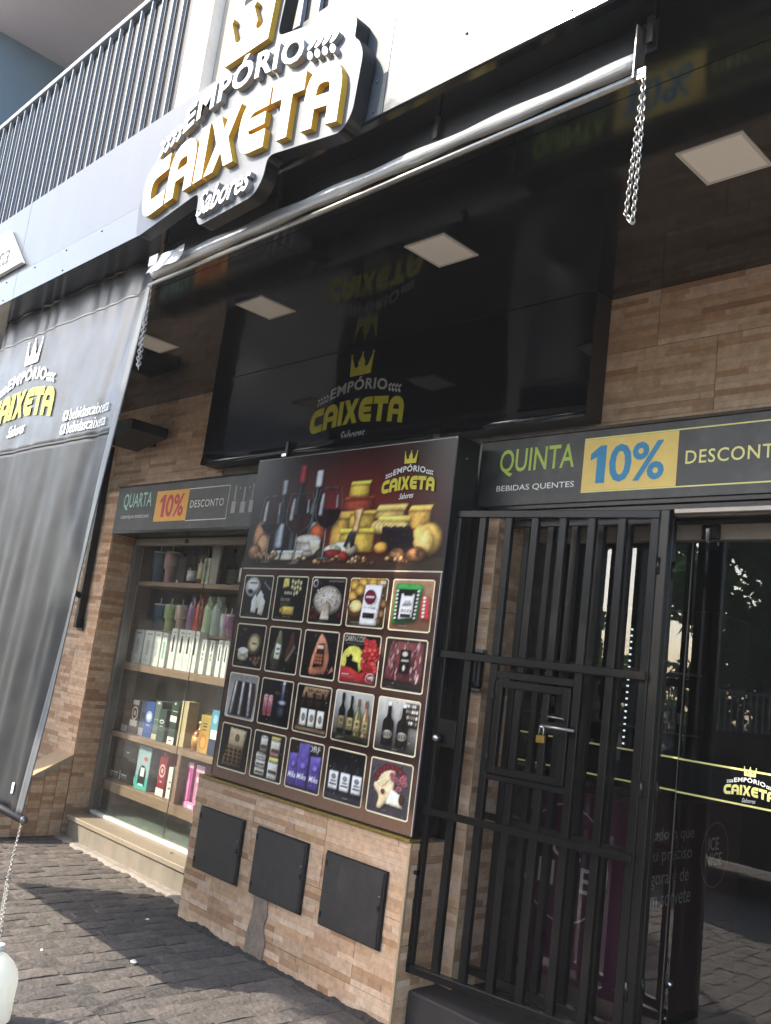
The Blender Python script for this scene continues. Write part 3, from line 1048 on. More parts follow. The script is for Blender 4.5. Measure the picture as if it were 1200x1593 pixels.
for k, sh in LOGO:
    bm = bmesh.new()
    V = [bm.verts.new((x, y, 0)) for x, y in sh[0]]
    for q in sh[1]:
        try: bm.faces.new([V[i] for i in q])
        except ValueError: pass
    bmesh.ops.remove_doubles(bm, verts=bm.verts, dist=1e-4)
    bmesh.ops.recalc_face_normals(bm, faces=bm.faces)
    if sum(f_.normal.z for f_ in bm.faces) < 0:
        bmesh.ops.reverse_faces(bm, faces=bm.faces)
    bm.verts.index_update()
    s2 = ([(v.co.x, v.co.y) for v in bm.verts], [tuple(v.index for v in q.verts) for q in bm.faces])
    bm.free()
    if k == 'big': raised(s2, 1.772, 1.7998, 'sign_white', 'sign_gold', 'letter')
    elif k == 'crown': raised(s2, 1.773, 1.7998, 'sign_white', 'sign_gold', 'crown')
    elif k == 'ball': raised(s2, 1.775, 1.7998, 'sign_white', 'sign_gold', 'crown_ball')
    elif k == 'small': raised(s2, 1.772, 1.7998, 'sign_white', 'sign_grey', 'letter')
    elif k == 'ear': raised(s2, 1.776, 1.7998, 'sign_white', 'sign_grey', 'wheat_grain')
    else: raised(s2, 1.776, 1.7998, 'sign_white', 'sign_grey', 'script_word')

# ---- small white sign at the left end of the fascia
bs = thing('fascia_badge', 'white slanted sign ending in the letters eta at the left of the fascia', 'sign', (-6.2, 1.86, 3.66))
pb = [(-7.6, 3.66), (-5.40, 3.668), (-5.735, 3.968), (-7.9, 3.96)]
MB().prism(pb, lambda x, z: (x, 1.840, z), lambda x, z: (x, 1.866, z)).build('panel', 'sign_white', bs, fix=True)
put_text('Caixeta', bs, facing(1.838), -6.42, -5.62, 3.715, 3.865, 'meter_dark', shear=.25)

# ---- balcony railing
rl = thing('balcony_railing', 'balcony railing of dark slats, their sunlit edges made as thin pale bars, above the fascia', 'railing', (-5.5, 2.1, 4.03))
bx('top_rail', 'rail_bar', rl, -9.0, -4.03, 2.07, 2.13, 5.315, 5.355, .004)
bx('top_rail', 'rail_bar', rl, -3.58, 3.0, 2.07, 2.13, 5.315, 5.355, .004)
bx('bottom_rail', 'rail_bar', rl, -9.0, -4.03, 2.08, 2.12, 4.05, 4.09)
bx('bottom_rail', 'rail_bar', rl, -3.58, 3.0, 2.08, 2.12, 4.05, 4.09)
sl_me = MB().box(-.060, .060, -.006, .006, 0, 1.224).mesh('slat')
ba_me = MB().box(-.006, .006, -.010, .010, 0, 1.224).mesh('bar')
x = -8.95
while x < 0.5:
    if not (-4.17 < x < -3.55):
        link_mesh('slat', sl_me, 'rail_slat', rl, loc=Vector((x + .067, 2.115, 4.0905)) - rl.location)
        link_mesh('bar', ba_me, 'rail_bar', rl, loc=Vector((x, 2.09, 4.0905)) - rl.location)  # pale bars stand in for the sunlit edges of the slats
    x += .134

# ---- square lamps in the soffit
for i, (x, lab) in enumerate(((-5.35, 'square ceiling lamp behind the hanging chain, nearest the tarpaulin'), (-4.115, 'square ceiling lamp above the left end of the black box'),
               (-2.77, 'square ceiling lamp in the middle of the soffit'), (-1.42, 'square ceiling lamp nearest the right edge'))):
    lp = thing('ceiling_lamp', lab, 'lamp', (x, 2.76, 3.45), group='square lamps in the soffit')
    h_ = .122
    fm = MB()
    for a in ((-h_, h_, -h_, -h_ + .012), (-h_, h_, h_ - .012, h_), (-h_, -h_ + .012, -h_ + .012, h_ - .012), (h_ - .012, h_, -h_ + .012, h_ - .012)):
        fm.box(x + a[0], x + a[1], 2.76 + a[2], 2.76 + a[3], 3.454, 3.4595)
    fm.build('frame', 'lamp_frame', lp)
    bx('diffuser', 'lamp_diffuser', lp, x - h_ + .0125, x + h_ - .0125, 2.76 - h_ + .0125, 2.76 + h_ - .0125, 3.4555, 3.4590)

# ================================================================== PRODUCT POSTER
po_ = thing('product_poster', 'large glossy poster box of wine, cheese and product photos on the meter wall', 'poster', (-3.72, 3.16, 0.8))
bx('box', 'poster_edge', po_, -4.525, -2.900, 3.165, 3.335, 0.806, 2.700, .003)
for x in (-2.8985,):
    for z in (.9, 1.3, 1.75, 2.2, 2.6):
        MB().tube([(x, 3.24, z), (x + .003, 3.24, z)], .004, 6).build('rivet', 'chrome', po_)

def blur2(a, r):
    for ax in (0, 1):
        for _ in range(2):
            p = np.pad(a, [(r + 1, r) if k == ax else (0, 0) for k in (0, 1)], 'edge').cumsum(ax)
            n = a.shape[ax]
            a = (np.take(p, range(2 * r + 1, 2 * r + 1 + n), ax) - np.take(p, range(0, n), ax)) / (2 * r + 1)
    return a
_rs = np.random.RandomState(4)
GRAIN = np.zeros((420, 760))
for step, amp in ((28, .35), (12, .4), (5, .45), (2, .35)):
    c = _rs.uniform(-1, 1, (420 // step + 2, 760 // step + 2))
    yy, xx = np.mgrid[0:420, 0:760] / step
    yi, xi = yy.astype(int), xx.astype(int); fy, fx = yy - yi, xx - xi
    GRAIN += amp * ((c[yi, xi] * (1 - fx) + c[yi, xi + 1] * fx) * (1 - fy) + (c[yi + 1, xi] * (1 - fx) + c[yi + 1, xi + 1] * fx) * fy)
class Art:
    """flat printed picture: polygons with a colour at every corner, stacked in very thin layers"""
    def __init__(s, u0, v0, w, h, y=3.1640, y_step=0.00004):
        s.u0, s.v0, s.w, s.h, s.y, s.dy = u0, v0, w, h, y, y_step
        s.v, s.f, s.c = [], [], []
        s.k = 0
        s.layers = []
    def _add(s, vs, fs, cols):
        s.layers.append((list(vs), list(fs), list(cols)))
        n = len(s.v)
        yy = s.y - s.k * s.dy
        s.k += 1
        s.v += [(s.u0 + x * s.w, yy, s.v0 + y * s.h) for x, y in vs]
        for q in fs:
            s.f.append(tuple(i + n for i in q))
            s.c.append([cols[i] for i in q])
    def poly(s, pts, col, top=None):
        c0 = lin(col); c1 = lin(top) if top else c0
        ys = [p[1] for p in pts]; a, b = min(ys), max(ys)
        cols = [tuple(c0[j] + (c1[j] - c0[j]) * ((p[1] - a) / (b - a + 1e-9)) for j in range(3)) for p in pts]
        s._add(pts, [tuple(range(len(pts)))], cols)
    def rect(s, x0, y0, x1, y1, col, top=None):
        s.poly([(x0, y0), (x1, y0), (x1, y1), (x0, y1)], col, top)
    def ell(s, cx, cy, rx, ry, col, edge=None, rot=0.0, n=16, hx=0.0, hy=0.0):
        vs, _ = disc2(cx, cy, rx, ry, n, rot)
        c0 = lin(col); c1 = lin(edge) if edge else tuple(q * .6 for q in c0)
        s._add([(cx + hx * rx, cy + hy * ry)] + vs, [(0, 1 + i, 1 + (i + 1) % n) for i in range(n)], [c0] + [c1] * n)
    def shape(s, sh, col):
        c = lin(col)
        s._add(sh[0], sh[1], [c] * len(sh[0]))
    def grid(s, fn, nx=8, ny=8, x0=0, y0=0, x1=1, y1=1):
        vs = [(x0 + (x1 - x0) * i / nx, y0 + (y1 - y0) * j / ny) for j in range(ny + 1) for i in range(nx + 1)]
        fs = [(j * (nx + 1) + i, j * (nx + 1) + i + 1, (j + 1) * (nx + 1) + i + 1, (j + 1) * (nx + 1) + i) for j in range(ny) for i in range(nx)]
        s._add(vs, fs, [fn(*v) for v in vs])
    def text(s, t, x0, x1, y0, y1, col, bold=0.0, shear=0.0):
        s.shape(fit(text2d(t, bold, shear), x0, x1, y0, y1), col)
    def strip(s, L_, R_, cols):
        """shaded surface between a left and a right edge; cols: colours across"""
        n = len(cols) - 1
        m = len(L_)
        vs, cc = [], []
        C_ = [lin(c) for c in cols]
        for a, b in zip(L_, R_):
            for k in range(n + 1):
                t = k / n
                vs.append((a[0] + (b[0] - a[0]) * t, a[1] + (b[1] - a[1]) * t)); cc.append(C_[k])
        fs = [(r * (n + 1) + k, r * (n + 1) + k + 1, (r + 1) * (n + 1) + k + 1, (r + 1) * (n + 1) + k) for r in range(m - 1) for k in range(n)]
        s._add(vs, fs, cc)
    def mul(s, c, k):
        return tuple(min(1, q * k) for q in lin(c))
    def bottle(s, cx, y0, w, h, col, label=None, cap=None, hi=None):
        b = w / 2; n_ = w * .17
        prof = [(b * .94, 0), (b, .02), (b, .55), (b * .88, .62), (b * .5, .68), (n_ * 1.1, .73), (n_, .80), (n_, 1.0)]
        Lf = [(cx - r, y0 + h * z) for r, z in prof]; Rt = [(cx + r, y0 + h * z) for r, z in prof]
        d = s.mul(col, .45)
        g = s.mul(col, 3.2) if not hi else lin(hi)
        s.strip(Lf, Rt, [d, col, g, col, col, s.mul(col, 1.7), d])
        if label:
            q0, q1 = y0 + h * .12, y0 + h * .44
            lk_ = s.mul(label, .42)
            s.strip([(cx - b * .99, q0), (cx - b * .99, q1)], [(cx + b * .99, q0), (cx + b * .99, q1)], [lk_, s.mul(label, .8), label, s.mul(label, .85), lk_])
            s.rect(cx - b * .5, y0 + h * .20, cx + b * .5, y0 + h * .225, '#4a4338')
            s.rect(cx - b * .6, y0 + h * .16, cx + b * .6, y0 + h * .172, '#6a6250')
            s.ell(cx, y0 + h * .33, b * .38, h * .055, '#8a6a48', '#5a4632', n=10)
        if cap: 
            s.strip([(cx - n_ * 1.18, y0 + h * .82), (cx - n_ * 1.18, y0 + h * 1.01)], [(cx + n_ * 1.18, y0 + h * .82), (cx + n_ * 1.18, y0 + h * 1.01)], [s.mul(cap, .35), cap, s.mul(cap, 1.5), cap, s.mul(cap, .4)])
    def ball(s, cx, cy, rx, ry, col, n=16, rings=4, hx=-.3, hy=.35):
        """a shaded round thing"""
        c = lin(col)
        vs, cc, fs = [(cx + hx * rx, cy + hy * ry)], [tuple(min(1, q * 1.55 + .02) for q in c)], []
        for r in range(1, rings + 1):
            t = r / rings
            k = 1.5 - 1.28 * t ** 1.6
            for a in range(n):
                th = 2 * math.pi * a / n
                f_ = k * (1 + .25 * t * math.sin(th))
                vs.append((cx + hx * rx * (1 - t) + rx * t * math.cos(th), cy + hy * ry * (1 - t) + ry * t * math.sin(th)))
                cc.append(tuple(q * max(.12, f_) for q in c))
        for a in range(n): fs.append((0, 1 + a, 1 + (a + 1) % n))
        for r in range(rings - 1):
            for a in range(n):
                a2 = (a + 1) % n
                fs.append((1 + r * n + a, 1 + (r + 1) * n + a, 1 + (r + 1) * n + a2, 1 + r * n + a2))
        s._add(vs, fs, cc)
    def block(s, x0, y0, x1, y1, top, lean, col, rind=None):
        """a block of cheese: lit front, lighter top face, darker rind"""
        f0, f1 = s.mul(col, .55), s.mul(col, 1.05)
        s.strip([(x0, y0), (x0 + .004, y1)], [(x1, y0), (x1, y1)], [s.mul(col, .5), s.mul(col, .95), s.mul(col, 1.1), s.mul(col, .8), s.mul(col, .55)])
        s.poly([(x0 + .004, y1), (x1, y1), (x1 + lean * .6, y1 + top), (x0 + lean, y1 + top)], s.mul(col, 1.15), s.mul(col, 1.4))
        if rind: s.strip([(x0, y0), (x0, y0 + (y1 - y0) * .16)], [(x1, y0), (x1, y0 + (y1 - y0) * .16)], [s.mul(rind, .5), rind, s.mul(rind, .6)])
        for k in range(7): s.ell(x0 + (x1 - x0) * rng.uniform(.1, .9), y0 + (y1 - y0) * rng.uniform(.2, .85), .004, .007, s.mul(col, .55), s.mul(col, .9), n=7)
    def wineglass(s, cx, y0, r, h, wine, rim='#8d8a8a'):
        s.rect(cx - r * .05, y0, cx + r * .05, y0 + h * .45, '#9b9896', '#57504e')
        s.ell(cx, y0, r * .55, r * .10, '#7d7876', '#4c4644')
        top = [(cx + r * math.cos(t) * (1 if math.sin(t) < .1 else .92), y0 + h * .70 + h * .30 * math.sin(t)) for t in [math.pi * 2 * k / 22 for k in range(22)]]
        s.poly(top, '#3d2f30', '#5f5759')
        bowl = [(cx + r * .94 * math.cos(t), y0 + h * .68 + h * .26 * math.sin(t)) for t in [math.pi + math.pi * k / 12 for k in range(13)]]
        s.poly(bowl, wine)
        s.ell(cx, y0 + h * .68, r * .94, r * .13, wine, '#6d2a31')
        s.poly([(cx - r * .7, y0 + h * .66), (cx - r * .45, y0 + h * .58), (cx - r * .42, y0 + h * .92), (cx - r * .62, y0 + h * .93)], '#a8a5a6')
        s.poly([(cx + r * .45, y0 + h * .72), (cx + r * .62, y0 + h * .74), (cx + r * .55, y0 + h * .92), (cx + r * .42, y0 + h * .92)], '#8e8a8b')
    def develop(s, name, parent, nx, ny, ss=2, flat_layers=2, m='print_photo'):
        """turns the drawn layers into one finely meshed print, each layer with soft shading, grain and a cast shadow like a studio photo"""
        Wp, Hp = nx * ss, ny * ss
        img = np.zeros((Hp, Wp, 3)); alpha = np.zeros((Hp, Wp))
        gy, gx = np.mgrid[0:Hp, 0:Wp]
        PX = (gx + .5) / Wp; PY = (gy + .5) / Hp
        for li, (vs, fs, cols) in enumerate(s.layers):
            xs = [p[0] for p in vs]; ys = [p[1] for p in vs]
            pad = 14
            x0 = max(0, int(min(xs) * Wp) - pad); x1 = min(Wp, int(max(xs) * Wp) + pad + 1)
            y0 = max(0, int(min(ys) * Hp) - pad); y1 = min(Hp, int(max(ys) * Hp) + pad + 1)
            if x1 <= x0 or y1 <= y0: continue
            mask = np.zeros((y1 - y0, x1 - x0)); lay = np.zeros((y1 - y0, x1 - x0, 3))
            for q in fs:
                if len(q) == 3: tris = [q]
                elif len(q) == 4: tris = [(q[0], q[1], q[2]), (q[0], q[2], q[3])]
                else: tris = [tuple(q[k] for k in t) for t in tessellate_polygon([[Vector((*vs[i], 0)) for i in q]])]
                for a, b, c in tris:
                    (ax, ay), (bx_, by), (cx, cy) = vs[a], vs[b], vs[c]
                    det = (by - cy) * (ax - cx) + (cx - bx_) * (ay - cy)
                    if abs(det) < 1e-12: continue
                    u0 = max(x0, int(min(ax, bx_, cx) * Wp - .5)); u1 = min(x1, int(max(ax, bx_, cx) * Wp + 1.5))
                    w0 = max(y0, int(min(ay, by, cy) * Hp - .5)); w1 = min(y1, int(max(ay, by, cy) * Hp + 1.5))
                    if u1 <= u0 or w1 <= w0: continue
                    px, py = PX[w0:w1, u0:u1], PY[w0:w1, u0:u1]
                    l1 = ((by - cy) * (px - cx) + (cx - bx_) * (py - cy)) / det
                    l2 = ((cy - ay) * (px - cx) + (ax - cx) * (py - cy)) / det
                    l3 = 1 - l1 - l2
                    ins = (l1 >= -1e-6) & (l2 >= -1e-6) & (l3 >= -1e-6)
                    if not ins.any(): continue
                    sub_ = lay[w0 - y0:w1 - y0, u0 - x0:u1 - x0]
                    cc = l1[..., None] * np.array(cols[a][:3]) + l2[..., None] * np.array(cols[b][:3]) + l3[..., None] * np.array(cols[c][:3])
                    sub_[ins] = cc[ins]
                    mask[w0 - y0:w1 - y0, u0 - x0:u1 - x0][ins] = 1
            area = mask.sum()
            if area < 1: continue
            dst = img[y0:y1, x0:x1]; al = alpha[y0:y1, x0:x1]
            if li >= flat_layers and area > 26:
                r = int(max(1, min(5, area ** .5 * .10)))
                soft = blur2(mask, r)
                sh = np.roll(np.roll(blur2(mask, r + 1), r, 1), -r, 0)
                dst *= (1 - .62 * sh * (1 - mask))[..., None]
                inner = np.clip((soft - .45) * 1.9, 0, 1)
                rel = np.roll(np.roll(soft, -r, 1), r, 0) - np.roll(np.roll(soft, r, 1), -r, 0)
                oy, ox = rng.randrange(60), rng.randrange(60)
                nz = GRAIN[oy:oy + mask.shape[0], ox:ox + mask.shape[1]]
                shade = (.55 + .45 * inner) * (1 + .40 * rel) * (1 + (.34 if area > 300 else .2) * nz)
                lay = lay * np.clip(shade, .1, 2)[..., None]
            mk = mask > .5
            dst[mk] = lay[mk]; al[mk] = 1
        g1 = GRAIN[:Hp, :Wp] if Hp <= GRAIN.shape[0] and Wp <= GRAIN.shape[1] else 0
        img *= (1 + .12 * g1)[..., None] if not isinstance(g1, int) else 1
        img = img.reshape(ny, ss, nx, ss, 3).mean((1, 3)); alpha = alpha.reshape(ny, ss, nx, ss).mean((1, 3))
        lum = img.mean(2, keepdims=True)
        img = np.clip(lum + (img - lum) * .92, 0, 1)
        img = np.clip(img * (.62 + .75 * np.clip(lum * 3, 0, 1)), 0, .9)
        vx, vy = np.meshgrid(np.arange(nx + 1), np.arange(ny + 1))
        off = origin_of(parent)
        co = np.stack([s.u0 + vx / nx * s.w - off.x, np.full(vx.shape, s.y - off.y - .0006), s.v0 + vy / ny * s.h - off.z], -1).reshape(-1, 3)
        pad_ = np.pad(img, ((0, 1), (0, 1), (0, 0)), 'edge'); pad0 = np.pad(img, ((1, 0), (1, 0), (0, 0)), 'edge')
        pc = (pad_ + pad0) / 2
        idx = np.arange((nx + 1) * (ny + 1)).reshape(ny + 1, nx + 1)
        quads = np.stack([idx[:-1, :-1], idx[:-1, 1:], idx[1:, 1:], idx[1:, :-1]], -1).reshape(-1, 4)[alpha.reshape(-1) > .5]
        me = bpy.data.meshes.new(name)
        me.from_pydata(co.tolist(), [], quads.tolist())
        at = me.color_attributes.new('Col', 'FLOAT_COLOR', 'POINT')
        at.data.foreach_set('color', np.concatenate([pc.reshape(-1, 3), np.ones((pc.shape[0] * pc.shape[1], 1))], 1).astype(np.float32).reshape(-1))
        me.update()
        return link_mesh(name, me, m, parent)
    def build(s, name, parent, m='print_photo'):
        off = origin_of(parent)
        me = bpy.data.meshes.new(name)
        me.from_pydata([(x - off.x, y - off.y, z - off.z) for x, y, z in s.v], [], s.f)
        at = me.color_attributes.new('Col', 'FLOAT_COLOR', 'CORNER')
        i = 0
        for cols in s.c:
            for c in cols:
                g_ = .3 * c[0] + .55 * c[1] + .15 * c[2]
                at.data[i].color = (*[.80 * (g_ + (q - g_) * .88) for q in c[:3]], 1); i += 1
        me.update()
        return link_mesh(name, me, m, parent)

PX0, PX1 = -4.522, -2.903
# background print: timber look lower part, dark red header
bgA = Art(PX0, .812, PX1 - PX0, 2.696 - .812)
def timber(x, y):
    k = .75 + .5 * mnoise.noise((x * 2, y * 40, 1.0)) + .25 * math.sin(y * 60)
    b = max(0, (.10 - y)) * 5
    return (0.105 * k + b * .35, 0.043 * k + b * .2, 0.026 * k + b * .1)
bgA.grid(timber, 10, 60, 0, 0, 1, .645)
def wine_red(x, y):
    d = math.hypot((x - .55) * 1.5, (y - .80) * 3.2)
    k = max(0, 1 - d * 1.15)
    return (0.010 + .30 * k ** 1.4, 0.007 + .016 * k, 0.006 + .014 * k)
bgA.grid(wine_red, 16, 10, 0, .646, 1, 1)
bgA.rect(0, .6425, 1, .6465, '#e2d8c0')
for r_ in ((.995, 0, .9975, 1), (.004, .997, .9975, .9985)):
    bgA.rect(*r_, '#d8d4cc')
bgA.build('background_print', po_)

# header: wine, cheese, grapes and nuts
hd = Art(PX0, 2.030, PX1 - PX0, .655, y=3.1635)
hd.grid(lambda x, y: wine_red(x, .646 + .354 * y), 20, 12)
hd.grid(lambda x, y: (.10 * (.5 + .5 * mnoise.noise((x * 3, y * 60, 4))) + .05 * max(0, 1 - abs(x - .55) * 2.4), .035 + .02 * mnoise.noise((x * 3, y * 60, 4)), .018), 24, 6, 0, 0, 1, .10)
# bottles at the back
hd.bottle(.185, .09, .080, .70, '#17141a', None, '#8f9296', '#6f767c')
hd.bottle(.375, .09, .092, .76, '#17120f', None, '#c4c4c2', '#8b8f92')
hd.bottle(.280, .08, .095, .83, '#1c0a0d', None, '#a81c2a', '#5d646a')
for x0 in (.165, .355): hd.strip([(x0, .18), (x0, .40)], [(x0 + .05, .18), (x0 + .05, .40)], ['#3a3f44', '#9aa2a8', '#c2c7ca', '#6b7176'])
# bread, pear, peach
hd.ball(.075, .27, .042, .17, '#b98057'); hd.ball(.10, .20, .040, .12, '#c08c62'); hd.ball(.405, .30, .045, .10, '#c2521d'); hd.ball(.055, .14, .04, .08, '#a06f4c')
# cheeses
hd.block(.515, .47, .665, .58, .02, .01, '#b0482e', '#7a2418')
hd.block(.540, .60, .640, .70, .03, .008, '#d9b43c')
hd.block(.675, .40, .815, .47, .05, .02, '#d4b25a', '#a8341f')
hd.block(.825, .30, .925, .46, .04, .015, '#d9a640', '#8a2a1c')
hd.block(.500, .33, .680, .45, .03, .01, '#d8b041')
hd.block(.690, .28, .840, .38, .045, .01, '#dbb650')
for k in range(7): hd.ell(.70 + k * .018, .345 - k * .003, .035, .055, '#e2cf92', '#b99a48', n=14)
hd.ball(.925, .235, .062, .135, '#d9ad45'); hd.ell(.905, .24, .045, .11, '#e8cd7c', '#d3a845', rot=.15)
hd.block(.470, .13, .560, .42, .05, .015, '#c9983a')
hd.block(.520, .14, .690, .30, .035, -.01, '#e0b83e')
hd.ball(.545, .165, .075, .07, '#d6caa8'); hd.ball(.49, .15, .05, .055, '#cfc4a4')
for k in range(12): hd.ell(.50 + rng.uniform(-.04, .1), .15 + rng.uniform(-.03, .05), .008, .009, '#8a9a8a', '#c9c0a4', n=7)
hd.strip([(.575, .30), (.585, .40), (.575, .49)], [(.610, .31), (.612, .40), (.625, .50)], ['#8a5c2c', '#c99a5c', '#e2bd86', '#9a6c38'])
hd.poly([(.545, .19), (.560, .17), (.572, .24), (.582, .17), (.598, .20), (.602, .31), (.568, .31)], '#15141a', '#4a4a54')
hd.strip([(.285, .13), (.285, .25)], [(.425, .13), (.425, .25)], ['#6e6557', '#b5aa98', '#d8cfbe', '#b3a793', '#6b6153'])
hd.ell(.355, .255, .070, .040, '#e6dccb', '#b9ad99'); hd.ell(.355, .13, .070, .03, '#b8ac98', '#6e6557')
hd.poly([(.36, .255), (.425, .25), (.425, .13), (.39, .12)], '#b7a98e', '#e2d8c2')
for x0, w_ in ((.150, .060), (.215, .070), (.290, .045)): hd.block(x0, .075, x0 + w_, .135, .02, .012, '#d8cfb6')
# grapes, walnuts, fruit
for i in range(34):
    hd.ball(.735 + (i % 7) * .019 + rng.uniform(-.006, .006), .165 + (i // 7) * .037 + rng.uniform(-.008, .008), .0165, .030, '#2a1a28', n=10, rings=3)
hd.ball(.80, .115, .036, .058, '#97693f'); hd.ball(.885, .12, .044, .062, '#8d6038'); hd.ball(.725, .175, .034, .05, '#d49232')
for k in range(8): hd.ell(.80 + rng.uniform(-.025, .025), .115 + rng.uniform(-.04, .04), .006, .012, '#6b4526', '#7d5432', n=7, rot=rng.uniform(0, 3))
for k in range(8): hd.ell(.885 + rng.uniform(-.03, .03), .12 + rng.uniform(-.045, .045), .006, .012, '#5e3c20', '#78502c', n=7, rot=rng.uniform(0, 3))
hd.ball(.495, .125, .052, .042, '#8e1d20'); hd.ball(.548, .105, .028, .045, '#a32420'); hd.ball(.43, .12, .028, .05, '#4a3a1a')
for i in range(46):
    hd.ball(rng.uniform(.07, .93), rng.uniform(.045, .105), rng.uniform(.007, .017), rng.uniform(.011, .024), rng.choice(('#a87c4c', '#7d5230', '#b8925f', '#5d341c', '#7a1a18', '#c4a473')), n=9, rings=3)
for i in range(8): hd.ball(.07 + i * .016, .115 + rng.uniform(-.03, .02), .015, .032, '#a27a54', n=9, rings=3)
# glasses
def glass_(cx, y0, r, h, wine, lv):
    hd.strip([(cx - r * .05, y0), (cx - r * .045, y0 + h * .42)], [(cx + r * .05, y0), (cx + r * .045, y0 + h * .42)], ['#2e2624', '#b5b0ac', '#5a504c'])
    hd.ell(cx, y0, r * .6, r * .16, '#8d8783', '#3a302d')
    pr = [(.10, .42), (.55, .47), (.86, .56), (.99, .68), (.97, .80), (.86, .92), (.80, 1.0)]
    seg = [(q, z) for q, z in pr if z <= lv]
    hd.strip([(cx - r * q, y0 + h * z) for q, z in seg], [(cx + r * q, y0 + h * z) for q, z in seg], [hd.mul(wine, .4), wine, hd.mul(wine, 1.9), wine, hd.mul(wine, .6), hd.mul(wine, 2.4), hd.mul(wine, .4)])
    q_ = seg[-1]
    hd.ell(cx, y0 + h * q_[1], r * q_[0], r * .17, hd.mul(wine, 1.6), hd.mul(wine, .7))
    for sgn in (-1, 1):
        e = [(cx + sgn * r * q, y0 + h * z) for q, z in pr]
        hd.strip(e, [(x - sgn * r * .045, z) for x, z in e], ['#a5a3a2', '#5f5958'])
    hd.ell(cx, y0 + h, r * .80, r * .11, '#4a4243', '#a5a19f')
    hd.ell(cx, y0 + h, r * .76, r * .085, '#2c2021', '#453a3a')
    hd.strip([(cx - r * .74, y0 + h * .62), (cx - r * .70, y0 + h * .80), (cx - r * .60, y0 + h * .93)], [(cx - r * .40, y0 + h * .60), (cx - r * .36, y0 + h * .80), (cx - r * .38, y0 + h * .93)], ['#55504f', '#b9b8b8', '#8e8c8c', '#4d4747'])
    hd.strip([(cx + r * .50, y0 + h * .70), (cx + r * .48, y0 + h * .90)], [(cx + r * .70, y0 + h * .72), (cx + r * .62, y0 + h * .90)], ['#5a5555', '#a3a1a1', '#4a4444'])
glass_(.130, .055, .070, .60, '#1a0709', .60); glass_(.290, .045, .076, .62, '#3d0a14', .70); glass_(.445, .09, .070, .60, '#220609', .72)
hp = hd.develop('header_picture', po_, 330, 134)
put_logo(po_, facing(3.1560), .375, PX0 + .815 * (PX1 - PX0), 2.030 + .655 * .60, big='print_yellow', small='print_white', script='print_white')

# ---- the twenty product pictures
CW, CH = .285, .256
def cell(col, row):
    u0, v0 = -4.486 + .3155 * col, 1.731 - .288 * row
    a = Art(u0, v0, CW, CH, y=3.1632)
    rr = outline([(.0, .0), (1, 0), (1, 1), (.0, 1)], .05, 3)
    ir = outline([(.022, .025), (.978, .025), (.978, .975), (.022, .975)], .045, 3)
    a.poly(rr, '#d8c9a6')
    return a, ir
def fin(a, name='product_picture'):
    for k in range(3):
        x0 = rng.uniform(.08, .5)
        if rng.random() < .5: a.rect(x0, .05 + .022 * k, x0 + rng.uniform(.1, .3), .058 + .022 * k, rng.choice(('#8a8278', '#a89e90', '#6d655a')))
    for k in range(16):
        t_ = rng.uniform(0, 6.28); a.ell(.5 + .42 * math.cos(t_), .5 + .42 * math.sin(t_), rng.uniform(.006, .016), rng.uniform(.006, .014), rng.choice(('#b9b0a2', '#4a4038', '#7d6e5c', '#2a231e')), n=6)
    a.develop(name, po_, 84, 76)
# row 1
a, ir = cell(0, 0); a.poly(ir, '#2b2523', '#3a3330'); a.ell(.33, .72, .27, .24, '#cfc9c0', '#9a948c'); a.ell(.33, .76, .22, .17, '#e6e1d8', '#b8b2a8'); a.rect(.2, .8, .46, .83, '#555'); a.ell(.26, .62, .08, .05, '#333')
for x, y, r_ in ((.45, .32, .3), (.62, .42, -.3), (.70, .28, .2)): a.poly([(x - .09, y - .18), (x + .08, y - .2), (x + .12, y + .12), (x, y + .24), (x - .1, y + .1)], '#b9b0a0', '#e9e2d2')
a.poly([(.7, .85), (.95, .68), (.93, .65), (.7, .82)], '#8a8a8a'); fin(a)
a, ir = cell(1, 0); a.poly(ir, '#1a1714'); a.poly([(.22, .72), (.42, .76), (.40, .94), (.24, .94)], '#c8a93c', '#e8cf6a')
for i in range(11): a.ell(.52 + (i % 4) * .085, .88 - (i // 4) * .12 - (i % 2) * .03, .045, .06, '#d8cfa0', '#8d8254', n=9)
a.ell(.42, .62, .16, .09, '#2a2826', '#0a0a0a'); a.text('RANA', .30, .54, .585, .655, '#e8e2d0', .02); a.text('Gourmet', .2, .5, .44, .53, '#d9cfa8', 0, .2); a.rect(.2, .38, .52, .395, '#8c8468'); a.rect(.2, .34, .46, .355, '#8c8468')
a.rect(.3, .14, .66, .32, '#a8822a', '#e2c558'); a.ell(.26, .24, .06, .07, '#caa93a', '#7c6420'); fin(a)
a, ir = cell(2, 0); a.poly(ir, '#1c1412', '#241a18'); a.ell(.52, .50, .41, .32, '#d8cfc0', '#7d7466', hy=.3)
for i in range(40): a.ell(rng.uniform(.2, .82), rng.uniform(.3, .75), .03, .02, rng.choice(('#efe7d8', '#b3a894', '#9a8e7c', '#e2d8c6')), n=8)
a.poly([(.36, .10), (.62, .10), (.60, .45), (.50, .50), (.42, .42)], '#c9bda8', '#8a6f55'); 
for i in range(9): a.ell(rng.choice((rng.uniform(.08, .3), rng.uniform(.75, .93))), rng.uniform(.12, .3), .05, .05, '#8a1d22', '#3d0a0c', n=9)
a.ell(.12, .86, .08, .09, '#cfcac2'); a.ell(.12, .86, .05, .055, '#333'); a.text('oemporiocaixeta', .5, .94, .88, .94, '#cfcac2'); fin(a)
a, ir = cell(3, 0); a.poly(ir, '#4a3424', '#6a4e2e')
for x, y in ((.12, .85), (.35, .9), (.6, .92), (.82, .9), (.1, .62), (.28, .75)): a.ell(x, y, .14, .12, '#d9ae4a', '#8f6420')
